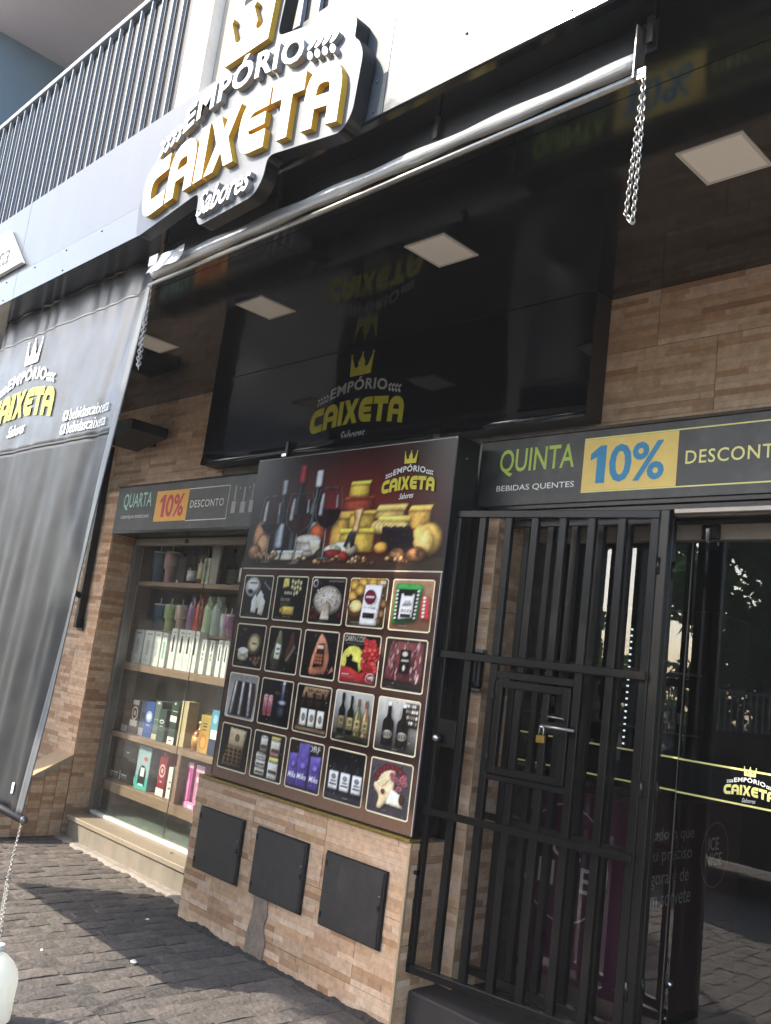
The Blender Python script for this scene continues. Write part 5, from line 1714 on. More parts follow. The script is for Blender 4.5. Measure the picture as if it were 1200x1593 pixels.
st_ = [(-4.400, .735), (-4.350, .745), (-4.355, .795), (-4.405, .785)]
flat((st_, [(0, 1, 2, 3)]), tarp_xz, 'sticker', 'print_white', tp)
pb0, pb1 = Vector(tarp_pt(0, 0)), Vector(tarp_pt(1, 0))
MB().tube([pb0 + Vector((0, 0, -.012)), pb1 + Vector((.03, 0, -.012))], .019, 14).build('bottom_pipe', 'alu_dark', tp)
MB().tube([pb1 + Vector((.0301, 0, -.012)), pb1 + Vector((.034, 0, -.012))], .0195, 14).build('pipe_cap', 'galvanised', tp)

# ---- tarpaulin added out of view at the left to shade the pier
shade_tarp = thing('tarpaulin', 'plain black tarpaulin added out of view to shade the pier', 'tarpaulin', (-8.6, 2.0, .65))
b2 = MB()
for sgn in (0, 1):
    for j in range(13):
        for i in range(41):
            s_, t_ = i / 40, j / 12
            b2.v.append((-9.6 + 1.96 * s_, 2.04 - .06 * (1 - t_) + .012 * math.sin(s_ * 40) * (1 - t_) + .0012 * sgn, .68 + 2.77 * t_))
for j in range(12):
    for i in range(40):
        a_ = j * 41 + i
        b2.f.append((a_, a_ + 1, a_ + 42, a_ + 41)); b2.sm.append(True)
        b2.f.append((a_ + 533, a_ + 574, a_ + 575, a_ + 534)); b2.sm.append(True)
b2.build('sheet', 'tarp', shade_tarp)
MB().tube([(-9.6, 1.98, .665), (-7.62, 1.98, .665)], .019, 12).build('bottom_pipe', 'alu_dark', shade_tarp)
# ---- rolled up tarpaulin of the middle bay
ro = thing('rolled_tarpaulin', 'shiny silver rolled-up tarpaulin slung below the soffit', 'tarpaulin', (-2.6, 1.98, 3.3))
rb = MB()
n, m_ = 90, 20
for i in range(n + 1):
    x = -3.955 + 2.655 * i / n
    q = i / n
    rad = .021 + .016 * (1 - q) ** 2 + .003 * math.sin(q * 40) + .005 * mnoise.noise((x * 2.2, 0, 0))
    for k in range(m_):
        t = 2 * math.pi * k / m_
        rr = rad * (1 + .05 * mnoise.noise((x * 3, math.cos(t) * 1.5, math.sin(t) * 1.5)))
        rb.v.append((x, 1.985 + rr * math.cos(t), 3.322 + rr * 1.1 * math.sin(t)))
for i in range(n):
    for k in range(m_):
        rb.f.append((i * m_ + k, (i + 1) * m_ + k, (i + 1) * m_ + (k + 1) % m_, i * m_ + (k + 1) % m_)); rb.sm.append(True)
rb.f.append(tuple(range(m_))); rb.sm.append(False)
rb.f.append(tuple(n * m_ + k for k in range(m_ - 1, -1, -1))); rb.sm.append(False)
rb.build('roll', 'roll_vinyl', ro, fix=True)
MB().tube([(-3.975, 1.975, 3.247), (-1.275, 1.975, 3.262)], .011, 12).build('bottom_pipe', 'galvanised', ro)
for x in (-3.93, -3.0, -2.1, -1.275):
    bx('strap', 'alu_dark', ro, x - .010, x + .010, 1.99, 2.00, 3.375, 3.4595)
fl = MB()
for i in range(13):
    x = -3.90 + .30 * i / 12
    for k in range(5):
        a = k / 4
        fl.v.append((x, 1.925 - .004 * k + .004 * math.sin(i + k), 3.345 - a * .085 * (1 - .05 * i / 12)))
for i in range(12):
    for k in range(4):
        fl.f.append((i * 5 + k, i * 5 + k + 1, i * 5 + k + 6, i * 5 + k + 5)); fl.sm.append(True)
fl.build('loose_flap', 'roll_vinyl', ro)
bx('paper_tag', 'print_white', ro, -3.90, -3.82, 1.912, 1.9135, 3.30, 3.35)
bx('end_bracket', 'galvanised', ro, -1.297, -1.291, 1.955, 2.005, 3.25, 3.42, .002)
bx('end_tab', 'galvanised', ro, -1.2905, -1.26, 1.965, 1.972, 3.245, 3.278, .001)
bx('strip', 'tarp', ro, -3.95, -1.26, 2.012, 2.0135, 3.36, 3.4595)

# ---- chains
LINK = MB()
LINK.torus((0, 0, 0), .0072, .0022, ax=(0, 1, 0), n=14, m=6)
lk = LINK.mesh('chain_link')
for v in lk.vertices: v.co.z *= 1.55
lk.materials.append(MATS['galvanised'])
def chain(name, label, strands, group=None, size=1.0):
    p0 = Vector(strands[0][0])
    c = thing(name, label, 'chain', p0, group=group)
    for pts in strands:
        pts = [Vector(p) for p in pts]
        tot = sum((pts[i + 1] - pts[i]).length for i in range(len(pts) - 1))
        k = int(tot / (.0175 * size))
        for i in range(k + 1):
            d = i * tot / k
            for j in range(len(pts) - 1):
                l = (pts[j + 1] - pts[j]).length
                if d <= l + 1e-9 or j == len(pts) - 2: break
                d -= l
            dirv = (pts[j + 1] - pts[j]).normalized()
            p = pts[j] + dirv * d
            q = Vector((0, 0, 1)).rotation_difference(dirv) @ Matrix.Rotation((i % 2) * math.pi / 2 + .5, 4, 'Z').to_quaternion()
            o = link_mesh('link', lk, None, c, loc=p - p0)
            o.rotation_mode = 'QUATERNION'
            o.rotation_quaternion = q
            o.scale = (size, size, size)
    return c
chain('hanging_chain', 'steel chain loop hanging from the right end of the silver roll', [[(-1.266, 1.968, 3.245), (-1.260, 1.97, 3.10), (-1.263, 1.97, 2.815)], [(-1.266, 1.968, 3.20), (-1.275, 1.97, 3.07), (-1.286, 1.97, 2.84), (-1.268, 1.97, 2.812)]], 'chains of the rolled tarpaulin', .88)
chain('hanging_chain', 'steel chain loop hanging beside the black tarpaulin', [[(-3.950, 1.97, 3.235), (-3.942, 1.972, 3.05), (-3.930, 1.972, 2.815)], [(-3.95, 1.97, 3.20), (-3.956, 1.972, 3.03), (-3.948, 1.972, 2.84), (-3.932, 1.972, 2.812)]], 'chains of the rolled tarpaulin')
bt0 = pb1 + Vector((0.01, 0, -.035))
chain('weight_chain', 'thin chain from the tarpaulin corner down to the plastic bottle', [[bt0, (-4.01, 1.83, .43), (-3.71, 1.70, .262)], [(-3.99, 1.83, .43), (-3.69, 1.70, .255)]], None, .7)
# ---- plastic bottle weight
pb_ = thing('plastic_bottle', 'white translucent plastic bottle used as a weight on the pavement', 'bottle', (-3.69, 1.70, .002))
MB().lathe((-3.69, 1.70, .002), [(.080, 0), (.092, .010), (.094, .08), (.091, .085), (.094, .09), (.096, .16), (.093, .178), (.072, .215), (.040, .245), (.023, .255), (.022, .266)], 24).build('body', 'bottle_plastic', pb_)
MB().lathe((-3.69, 1.70, .2645), [(.026, 0), (.026, .022), (.022, .024)], 18).build('cap', 'print_white', pb_)
MB().tube([(-3.62, 1.66, .215), (-3.59, 1.64, .19), (-3.605, 1.65, .13)], .011, 8).build('handle', 'bottle_plastic', pb_)

# ================================================================== DISPLAY WINDOW AND ITS GOODS
cb = thing('display_cabinet', 'glazed display cabinet with wooden shelves full of goods beside the poster', 'cabinet', (-5.8, 3.7, .17))
bx('back_panel', 'cabinet_back', cb, -6.80, -4.93, 4.08, 4.10, .175, 2.40)
bx('side_panel', 'cabinet_back', cb, -6.82, -6.802, 3.66, 4.10, .175, 2.40)
bx('side_panel', 'cabinet_back', cb, -4.96, -4.932, 3.66, 4.079, .175, 2.40)
bx('top_panel', 'cabinet_back', cb, -6.80, -4.962, 3.66, 4.079, 2.38, 2.40)
bx('floor_panel', 'cabinet_low', cb, -6.80, -4.962, 3.67, 4.079, .175, .20)
bx('kick_panel', 'cabinet_low', cb, -6.80, -4.962, 4.00, 4.02, .2005, .33)
bx('outer_jamb', 'alu_dark', cb, -6.78, -6.722, 3.585, 3.66, .171, 2.33)
bx('jamb', 'alu', cb, -6.721, -6.668, 3.592, 3.66, .171, 2.31, .003)
bx('head_rail', 'beige_frame', cb, -6.72, -4.70, 3.592, 3.66, 2.262, 2.314, .003)
bx('sill_track', 'alu_bright', cb, -6.667, -4.70, 3.594, 3.640, .1705, .193, .002)
pane('pane', 'glass_cabinet', cb, -6.667, -5.630, 3.612, .194, 2.261, .006)
pane('pane', 'glass_cabinet', cb, -5.652, -4.70, 3.630, .194, 2.261, .006)
bx('pane_edge', 'alu', cb, -5.654, -5.6525, 3.629, 3.637, .194, 2.261)
bx('head_catch', 'alu_dark', cb, -5.92, -5.89, 3.58, 3.591, 2.27, 2.30)
for z, th in ((1.983, .036), (1.332, .055), (.797, .040), (.424, .075)):
    bx('shelf', 'shelf_wood', cb, -6.80, -4.962, 3.672, 4.079, z - th, z, .003)
bx('riser_shelf', 'shelf_wood', cb, -6.78, -5.00, 3.80, 4.06, 1.60, 1.612)
bx('divider', 'beige_frame', cb, -5.70, -5.60, 3.70, 3.72, 1.9835, 2.379)
bx('divider', 'shelf_wood', cb, -5.695, -5.655, 3.674, 4.07, .4245, .756)

def pbox(name, label, cat, x0, x1, y0, y1, z0, z1, col, group, deco=(), rotz=0.0):
    """printed carton: body plus printed fields given as (u0,v0,u1,v1,colour[,round])"""
    cx, cy = (x0 + x1) / 2, (y0 + y1) / 2
    rotz = rotz + rng.uniform(-.07, .07)
    t = thing(name, label, cat, (cx, cy + rng.uniform(-.004, .012), z0 + .0005), group=group, rotz=rotz)
    w_, d_, h_ = (x1 - x0), (y1 - y0), (z1 - z0)
    MB().box(-w_ / 2, w_ / 2, -d_ / 2, d_ / 2, 0, h_, .0015).build('carton', 'object_colour', t, local=True, color=col)
    for k, q in enumerate(deco):
        u0, v0, u1, v1, c_ = q[:5]
        b = MB()
        fx = lambda u, v, k=k: (-w_ / 2 + u * w_, -d_ / 2 - .0004 - k * .00015, v * h_)
        if len(q) > 5 and q[5] == 'o':
            sh = disc2((u0 + u1) / 2, (v0 + v1) / 2, (u1 - u0) / 2, (v1 - v0) / 2, 16)
        elif len(q) > 5:
            sh = fit(text2d(q[5], .01), u0, u1, v0, v1)
        else:
            sh = rect2(u0, v0, u1, v1)
        b.add([fx(*p) for p in sh[0]], sh[1])
        b.build('printed_field', 'object_colour', t, local=True, color=c_)
    return t

def tumbler(label, x, y, z, col, h=.24, r=.062, lid='#c9c4bc', handle=True, group='tumblers in the display cabinet'):
    t = thing('tumbler', label, 'tumbler', (x, y, z + .0005), group=group)
    MB().lathe((x, y, z + .0005), [(r * .66, 0), (r * .70, .01), (r * .74, h * .40), (r * .98, h * .46), (r, h * .55), (r * 1.02, h * .92), (r * 1.0, h * .93)], 20).build('body', 'object_colour', t, color=col)
    MB().lathe((x, y, z + h * .9305), [(r * 1.03, 0), (r * 1.03, .012), (r * .6, .018)], 20).build('lid', 'object_gloss', t, color=lid)
    MB().tube([(x - r * .3, y, z + h * .93 + .018), (x - r * .3, y, z + h + .05)], .005, 8).build('straw', 'object_gloss', t, color='#d8d4ca')
    if handle:
        MB().tube([(x + r * .9, y - .02, z + h * .88), (x + r * 1.55, y - .02, z + h * .86), (x + r * 1.6, y - .02, z + h * .60), (x + r * .9, y - .02, z + h * .52)], .008, 8).build('handle', 'object_colour', t, color=col)
    return t

def flask(label, x, y, z, col, h=.285, r=.05, strap=True, cap=None):
    t = thing('thermal_flask', label, 'flask', (x, y, z + .0005), group='flasks in the display cabinet')
    MB().lathe((x, y, z + .0005), [(r * .95, 0), (r, .008), (r, h * .66), (r * .82, h * .77), (r * .56, h * .83), (r * .54, h * .86)], 20).build('body', 'object_gloss', t, color=col)
    MB().lathe((x, y, z + h * .8605), [(r * .62, 0), (r * .62, h * .13), (r * .5, h * .14)], 18).build('cap', 'object_gloss', t, color=cap or col)
    if strap:
        MB().tube([(x + r * .5, y - r * .5, z + h * .90), (x + r * 1.1, y - r * .7, z + h * .78), (x + r * 1.1, y - r * .7, z + h * .68), (x + r * .7, y - r * .8, z + h * .66)], .006, 6).build('strap', 'object_colour', t, color='#ddd6c8')
    return t

def spirit(label, x, y, z, col, h=.26, r=.038, lab='#d8d0bc', cap='#15120f', group='bottles in the display cabinet'):
    t = thing('spirit_bottle', label, 'bottle', (x, y, z + .0005), group=group)
    MB().lathe((x, y, z + .0005), [(r * .96, 0), (r, .01), (r, h * .60), (r * .75, h * .67), (r * .36, h * .74), (r * .34, h * .92)], 18).build('body', 'object_gloss', t, color=col)
    MB().lathe((x, y, z + h * .13), [(r * 1.012, 0), (r * 1.012, h * .36)], 18).build('paper_label', 'object_colour', t, color=lab)
    MB().lathe((x, y, z + h * .9205), [(r * .42, 0), (r * .42, h * .1)], 14).build('cap', 'object_gloss', t, color=cap)
    return t

YF = 3.74
z1 = 1.983
tumbler('slate blue tumbler at the left of the top shelf', -6.60, 3.80, z1, '#4f5d72', .265)
tumbler('dusty pink tumbler with handle on the top shelf', -6.415, 3.80, z1, '#b08884', .265)
pbox('dark_canister', 'tall dark canister on the top shelf beside the pink tumbler', 'canister', -6.30, -6.18, 3.78, 3.88, z1, z1 + .22, '#37322f', None, ((.1, .05, .3, .14, '#d8d4cc'),))
spirit('squat dark bottle with white label on the top shelf', -6.08, 3.80, z1, '#1a1410', .22, .045, '#cfcac0')
spirit('tall bottle with cream label on the top shelf', -5.93, 3.79, z1, '#5d3a20', .33, .043, '#cdbf98', '#b08d4a')
pbox('bottle_carton', 'white and green bottle carton on the top shelf', 'box', -5.865, -5.765, 3.74, 3.83, z1, z1 + .20, '#b9b6a4', None, ((.1, .1, .8, .9, '#8f9c84'), (.3, .5, .7, .75, '#5d5a4a', 'o')))
spirit('clear bottle at the right end of the top shelf', -5.43, 3.82, z1, '#6a5a4c', .28, .04, '#e2ddd0')
spirit('brown bottle at the back right of the top shelf', -5.25, 3.86, z1, '#3a2418', .28, .04, '#cfc5ac')

for x, c0, lb, hh, lab in ((-6.70, '#4a2a18', '#b9a882', .27, 'brown bottle at the back left of the top shelf'), (-6.50, '#2a3a24', '#cfc8b4', .29, 'green bottle behind the two tumblers'), (-6.33, '#5a1d1d', '#c2b08a', .30, 'red bottle at the back of the top shelf'),
                     (-6.20, '#3a2a1c', '#d8d0bc', .28, 'dark bottle with a pale label behind the canister'), (-6.02, '#6a3a1c', '#a8864a', .31, 'amber bottle at the back of the top shelf'), (-5.80, '#2a1c18', '#c9c0a8', .30, 'dark bottle behind the white and green carton')):
    spirit(lab, x, 3.96, z1, c0, hh, .038, lb)
# row of slim white cartons
z2 = 1.332
WB = [(-6.715, .15, .268, 0), (-6.555, .15, .268, 0), (-6.395, .125, .268, 0), (-6.262, .085, .262, 1), (-6.168, .098, .305, 2), (-6.056, .10, .305, 2), (-5.948, .09, .305, 2), (-5.850, .105, .30, 2),
      (-5.708, .075, .25, 3), (-5.623, .075, .25, 3), (-5.510, .068, .26, 2), (-5.430, .066, .26, 2), (-5.350, .066, .26, 2), (-5.270, .066, .26, 2)]
ordn = ('first', 'second', 'third', 'fourth', 'fifth', 'sixth', 'seventh', 'eighth', 'ninth', 'tenth', 'eleventh', 'twelfth', 'thirteenth', 'fourteenth')
for i, (x, w_, h_, k) in enumerate(WB):
    dk = '#2c2e2e'
    if k == 0: deco = ((.35, .28, .62, .72, '#a9b3ae'), (.62, .38, .70, .62, '#b9c2bd'), (.25, .88, .8, .915, '#7d8480'), (.2, .12, .7, .135, '#9aa09c'), (.2, .17, .6, .18, '#9aa09c'))
    elif k == 1: deco = ((.35, .25, .7, .75, '#7fae9c'), (.25, .88, .8, .915, '#7d8480'))
    elif k == 2: deco = ((.36, .42, .64, .78, dk), (.42, .78, .60, .84, dk), (.3, .90, .75, .925, '#7d8480'), (.3, .2, .7, .21, '#a5aaa6'), (.3, .25, .7, .26, '#a5aaa6'), (.3, .30, .6, .31, '#a5aaa6'))
    else: deco = ((.36, .68, .64, .88, dk), (.4, .52, .6, .62, dk), (.36, .40, .56, .48, dk), (.3, .91, .75, .935, '#7d8480'))
    pbox('white_carton', 'slim white printed carton, %s from the left in the white row' % ordn[i], 'box', x, x + w_ - .012, YF, YF + .07, z2, z2 + h_, '#d5d8d2', 'white cartons on the second shelf', deco)
z2b = 1.612
tumbler('speckled blue tumbler above the white cartons', -6.60, 3.88, z2b, '#3d5a72', .215, .06)
tumbler('speckled green tumbler above the white cartons', -6.43, 3.88, z2b, '#93a468', .215, .06)
tumbler('speckled beige tumbler above the white cartons', -6.265, 3.88, z2b, '#b59e90', .215, .06)
tumbler('small purple tumbler behind the beige one', -6.155, 3.95, z2b, '#6d5a70', .22, .045, handle=False)
flask('tall lilac flask above the white cartons', -6.10, 3.87, z2b, '#8d6f92', .305, .046)
flask('tall red-orange flask above the white cartons', -5.995, 3.87, z2b, '#b83f2c', .305, .048)
flask('tall pale green flask above the white cartons', -5.865, 3.87, z2b, '#b3c79c', .30, .05)
flask('tall grey-green flask with strap above the white cartons', -5.745, 3.87, z2b, '#a9b5aa', .30, .055)
tumbler('white and silver cup to the right of the flasks', -5.655, 3.87, z2b - .012 + .012, '#c9cac8', .17, .036, handle=False)
tumbler('magenta cup to the right of the flasks', -5.56, 3.86, z2b, '#9a5a86', .17, .045, handle=False)
tumbler('dark plum cup behind the magenta one', -5.48, 3.93, z2b, '#4a2f3c', .2, .04, handle=False)
tumbler('tall pale grey cup at the right end above the cartons', -5.385, 3.87, z2b, '#b9beb8', .23, .05, handle=False)

# spirit cartons, third shelf
z3 = .797
G3 = 'gift cartons on the third shelf'
pbox('gift_carton', 'dark maroon carton at the far left of the third shelf', 'box', -6.70, -6.585, YF + .02, YF + .11, z3, z3 + .24, '#4d1f22', G3, ((.0, .0, .75, .2, '#cfc6ba'), (.25, .45, .8, .7, '#7a2a30', 'o')))
pbox('gift_carton', 'maroon and white carton with round emblem', 'box', -6.560, -6.455, YF, YF + .10, z3, z3 + .255, '#4a2a2a', G3, ((.0, .22, 1, .40, '#d8d0c6'), (.1, .86, .9, 1.0, '#c9bfb4'), (.08, .40, .92, .82, '#d8cfc4', 'o'), (.18, .45, .82, .77, '#5a2428', 'o'), (.3, .53, .7, .69, '#c9b8a4', 'o')))
pbox('gift_carton', 'grey-blue carton with white base on the third shelf', 'box', -6.440, -6.362, YF + .01, YF + .10, z3, z3 + .26, '#5a6684', G3, ((.0, .0, 1, .22, '#d8d8d8'), (.2, .48, .9, .68, '#3a4468', 'o')))
pbox('gift_carton', 'bright blue carton with pale round emblem', 'box', -6.358, -6.240, YF, YF + .10, z3, z3 + .265, '#2a4a8a', G3, ((.15, .42, .85, .74, '#9fb0cc', 'o'), (.3, .50, .7, .66, '#e0e2e8', 'o'), (.3, .32, .7, .36, '#8fa3c8'), (.0, .16, 1, .17, '#6f8ac0')))
pbox('gift_carton', 'tall slate green carton with pale base', 'box', -6.222, -6.130, YF, YF + .09, z3, z3 + .285, '#56665f', G3, ((.0, .0, 1, .14, '#b9b892'), (.3, .92, .7, .97, '#d8d8d0'), (.1, .5, .9, .53, '#8a9a92')))
pbox('gift_carton', 'short dark green carton with crest', 'box', -6.122, -6.025, YF - .01, YF + .08, z3, z3 + .235, '#334540', G3, ((.2, .55, .8, .68, '#c9d2cc', 'o'), (.3, .58, .7, .64, '#334540', 'o'), (.3, .46, .7, .49, '#a9b5ae')))
pbox('gift_carton', 'tall green carton with a white slanted stripe', 'box', -5.975, -5.880, YF, YF + .09, z3, z3 + .31, '#274030', G3, ((.0, .0, 1, .17, '#d8d8d0'), (.25, .07, .75, .10, '#6a3030'), (.0, .52, 1, .66, '#e2e2da'), (.4, .92, .6, .97, '#d8d8d0'), (.2, .76, 1, .78, '#b9c2ba')))
pbox('gift_carton', 'plain beige carton next to the glass seam', 'box', -5.862, -5.765, YF, YF + .09, z3, z3 + .325, '#b9aa84', G3, ((.55, .0, .58, 1, '#8f8264'),))
pbox('gift_carton', 'dark brown carton behind the gold one', 'box', -5.75, -5.60, YF + .12, YF + .20, z3, z3 + .27, '#3a2a20', G3, ((.2, .5, .8, .56, '#c9b89a'),))
spirit('round amber bottle on the third shelf', -5.645, YF + .06, z3, '#8a4f1c', .20, .055, '#c28a3a', '#c9a95a')
pbox('gift_carton', 'gold carton with an orange bottle picture', 'box', -5.585, -5.455, YF, YF + .10, z3, z3 + .26, '#b0944a', G3, ((.1, .08, .85, .52, '#c2712c', 'o'), (.25, .14, .7, .42, '#d89a4a', 'o'), (.3, .68, .7, .72, '#4a3a1c'), (.3, .76, .7, .79, '#4a3a1c'), (.3, .60, .7, .63, '#4a3a1c')))
pbox('gift_carton', 'blue and navy carton at the right of the third shelf', 'box', -5.448, -5.350, YF, YF + .10, z3, z3 + .31, '#22304a', G3, ((.0, .55, 1, 1, '#4f8fa8'), (.1, .36, .9, .56, '#e2e2dc'), (.2, .7, .8, .9, '#8fc0cc', 'o')))
pbox('gift_carton', 'brown carton half hidden behind the poster box', 'box', -5.34, -5.22, YF, YF + .10, z3, z3 + .28, '#5a4030', G3, ((.2, .4, .8, .7, '#b08a5a', 'o'),))

z4 = .424
G4 = 'gift cartons on the lowest shelf'
pbox('gift_carton', 'black carton at the far left of the lowest shelf', 'box', -6.735, -6.590, YF, YF + .10, z4, z4 + .29, '#272a28', G4, ((.05, .05, .2, .22, '#b9bcb4'), (.2, .17, .85, .21, '#c9ccc4'), (.25, .11, .8, .14, '#7d807a')))
pbox('gift_carton', 'second black carton on the lowest shelf', 'box', -6.570, -6.425, YF - .01, YF + .09, z4, z4 + .265, '#2a2e2e', G4, ((.02, .05, .12, .3, '#b9bcb4'), (.2, .19, .8, .23, '#d8dad4'), (.2, .13, .8, .16, '#8d908a'), (.45, .84, .7, .88, '#c9ccc4')))
pbox('gift_carton', 'narrow black and white carton on the lowest shelf', 'box', -6.395, -6.322, YF + .02, YF + .10, z4, z4 + .26, '#2c2e2e', G4, ((.35, .3, .75, .8, '#d8dad6'), (.05, .05, .3, .25, '#c9ccc4')))
pbox('gift_carton', 'turquoise carton with a bottle picture', 'box', -6.308, -6.128, YF - .02, YF + .08, z4, z4 + .315, '#8fa9ac', G4, ((.0, .0, 1, .30, '#3aa79a'), (.22, .14, .80, .56, '#141a1c', 'o'), (.22, .10, .80, .36, '#141a1c'), (.36, .30, .66, .50, '#cfd8d8'), (.42, .60, .60, .80, '#b9a0a4', 'o'), (.5, .66, .8, .76, '#9a5a64', 'o'), (.3, .08, .7, .13, '#a8e0d6')))
pbox('gift_carton', 'grey-violet carton behind the red one', 'box', -6.10, -6.02, YF + .10, YF + .18, z4, z4 + .28, '#4a4458', G4, ())
pbox('gift_carton', 'dark red carton with a white emblem', 'box', -6.018, -5.905, YF - .01, YF + .08, z4, z4 + .31, '#7d1f2c', G4, ((.0, .0, 1, .17, '#ddd8cc'), (.3, .17, .5, .22, '#7d1f2c'), (.12, .42, .88, .72, '#d8b8b4', 'o'), (.2, .46, .8, .68, '#7d1f2c', 'o'), (.38, .52, .62, .63, '#d8b8b4', 'o'), (.4, .30, .6, .34, '#d8b8b4'), (.42, .92, .6, .95, '#d8b8b4')))
pbox('gift_carton', 'slim white carton at the cabinet divider', 'box', -5.880, -5.815, YF - .01, YF + .06, z4, z4 + .22, '#d8d4ca', G4, ((.3, .3, .7, .36, '#6a6a66'), (.3, .5, .7, .55, '#6a6a66')))
pbox('gift_carton', 'bright pink carton with a bottle outline', 'box', -5.640, -5.555, YF - .02, YF + .06, z4, z4 + .295, '#b8478c', G4, ((.0, .0, 1, .08, '#e2a8c8'), (.0, .88, 1, 1, '#e2b8cc'), (.35, .30, .7, .66, '#e08abc', 'o'), (.44, .62, .60, .78, '#e08abc'), (.42, .14, .62, .34, '#e08abc')))
pbox('gift_carton', 'second pink carton half covered by its sleeve', 'box', -5.545, -5.445, YF, YF + .08, z4, z4 + .29, '#c2749c', G4, ((.0, .84, 1, 1, '#e2b8cc'), (.2, .6, .5, .72, '#ecd0de'), (.3, .1, .7, .5, '#b9a0ac')))
pbox('gift_carton', 'small pink carton lying in front of the pink ones', 'box', -5.55, -5.42, YF - .055, YF - .022, z4, z4 + .04, '#d890b4', G4, ((.4, .2, .8, .7, '#ecd8e0'),))

# ================================================================== ACROSS THE STREET (seen in the glass)
def tree(name, label, loc, H, crown, nleaf, seed, leafm, leaf=.16, group=None, base=1.6):
    rg = random.Random(seed)
    t = thing(name, label, 'tree', loc, group=group)
    tr = MB()
    lean = Vector((rg.uniform(-.2, .2), rg.uniform(-.2, .2), 0))
    top = Vector((0, 0, H * .62)) + lean
    pts = [Vector((0, 0, -.05)), Vector((0, 0, H * .2)) + lean * .2, Vector((0, 0, H * .42)) + lean * .6, top]
    r0 = H * .022 + .03
    tr.tube(pts, [r0 * 1.25, r0, r0 * .8, r0 * .45], 10)
    cx, cy, cz = crown
    C0 = Vector((0, 0, H - cz)) + lean
    ends = []
    for i in range(11):
        a = rg.uniform(0, 6.28); k = rg.uniform(.45, .85)
        e = C0 + Vector((cx * k * math.cos(a), cy * k * math.sin(a), cz * rg.uniform(-.5, .7)))
        s0 = pts[2].lerp(top, rg.uniform(0, 1))
        tr.tube([s0, s0.lerp(e, .5) + Vector((0, 0, .08)), e], [r0 * .45, r0 * .28, r0 * .1], 6)
        ends.append(e)
    tr.build('trunk', 'bark', t, local=True)
    cr = MB()
    clumps = []
    for i in range(46):
        while True:
            p = Vector((rg.uniform(-1, 1), rg.uniform(-1, 1), rg.uniform(-1, 1)))
            if .2 < p.length < 1: break
        clumps.append((C0 + Vector((p.x * cx, p.y * cy, p.z * cz)), rg.uniform(.20, .36) * min(cx, cz)))
    for i in range(nleaf):
        c, s = clumps[rg.randrange(len(clumps))]
        d = Vector((rg.gauss(0, 1), rg.gauss(0, 1), rg.gauss(0, .8)))
        p = c + d.normalized() * s * rg.uniform(.3, 1) ** .6
        a = Vector((rg.gauss(0, 1), rg.gauss(0, 1), rg.gauss(0, .6))).normalized()
        b = a.cross(Vector((rg.gauss(0, 1), rg.gauss(0, 1), rg.gauss(0, 1)))).normalized()
        l = leaf * rg.uniform(.6, 1.3)
        cr.add([p - a * l * .5, p + b * l * .28, p + a * l * .5, p - b * l * .28], [(0, 1, 2, 3)])
    cr.build('crown', leafm, t, local=True)
    return t
tree('shade_tree', 'tree added at the near kerb behind the camera to shade the gate', (-6.55, -2.65, 0), 7.3, (1.12, 1.0, 0.95), 8000, 11, 'leaf', .17)  # added tree, placed so its crown keeps the sun off the gate
tree('garden_tree', 'dense green tree behind the far fence, straight across from the gate', (-9.4, -15.0, 0), 7.2, (2.9, 2.4, 2.6), 13000, 21, 'leaf_dark', .34, 'trees behind the far fence')
tree('garden_tree', 'rounder tree behind the far fence to the right of the gap', (-4.8, -16.0, 0), 6.6, (2.7, 2.4, 2.3), 10000, 22, 'leaf', .34, 'trees behind the far fence')
tree('garden_tree', 'low bushy tree at the left behind the far fence', (-17.5, -16.5, 0), 4.6, (3.0, 2.4, 1.8), 5000, 23, 'leaf_dark', .28, 'trees behind the far fence')
tree('garden_tree', 'tall tree at the far left end of the street', (-25.0, -12.0, 0), 8.0, (3.4, 3.0, 3.0), 5000, 24, 'leaf', .3, 'trees behind the far fence')
tree('garden_tree', 'broad tree further right behind the far fence', (1.0, -16.0, 0), 7.0, (3.2, 2.5, 2.4), 5000, 25, 'leaf_dark', .28, 'trees behind the far fence')
# hedge behind the fence
hg = thing('garden_hedge', 'tall dark hedge right behind the far fence', 'hedge', (-9, -14.2, 0))
rg = random.Random(77)
hb = MB()
for i in range(9000):
    p = Vector((rg.uniform(-24, 6), rg.uniform(-14.6, -13.4), rg.uniform(0, 2.5 + .5 * mnoise.noise((i * .01, 0, 0)))))
    a = Vector((rg.gauss(0, 1), rg.gauss(0, 1), rg.gauss(0, .7))).normalized()
    b = a.cross(Vector((rg.gauss(0, 1), rg.gauss(0, 1), rg.gauss(0, 1)))).normalized()
    l = .36 * rg.uniform(.6, 1.3)
    hb.add([p - a * l * .5, p + b * l * .3, p + a * l * .5, p - b * l * .3], [(0, 1, 2, 3)])
hb.build('foliage', 'leaf_dark', hg)
st_m = MB()
for i in range(16):
    x = -23 + i * 1.8
    st_m.tube([(x, -14, -.02), (x + .1, -14, 1.6)], [.05, .02], 6)
st_m.build('stems', 'bark', hg)['kind'] = 'stuff'
# fence
fn = thing('bar_fence', 'pale vertical bar fence on a low wall across the road', 'fence', (-9, -12.6, 0))
bx('plinth_wall', 'concrete', fn, -22, 4, -12.7, -12.5, -.02, .55)
bx('rail', 'fence_white', fn, -22, 4, -12.62, -12.58, .62, .67)
bx('rail', 'fence_white', fn, -22, 4, -12.62, -12.58, 1.95, 2.0)
bar = MB().box(-.016, .016, -.016, .016, 0, 1.45).mesh('bar')
x = -21.9
while x < 4:
    link_mesh('bar', bar, 'fence_white', fn, loc=Vector((x, -12.555, .56)) - fn.location)
    x += .14
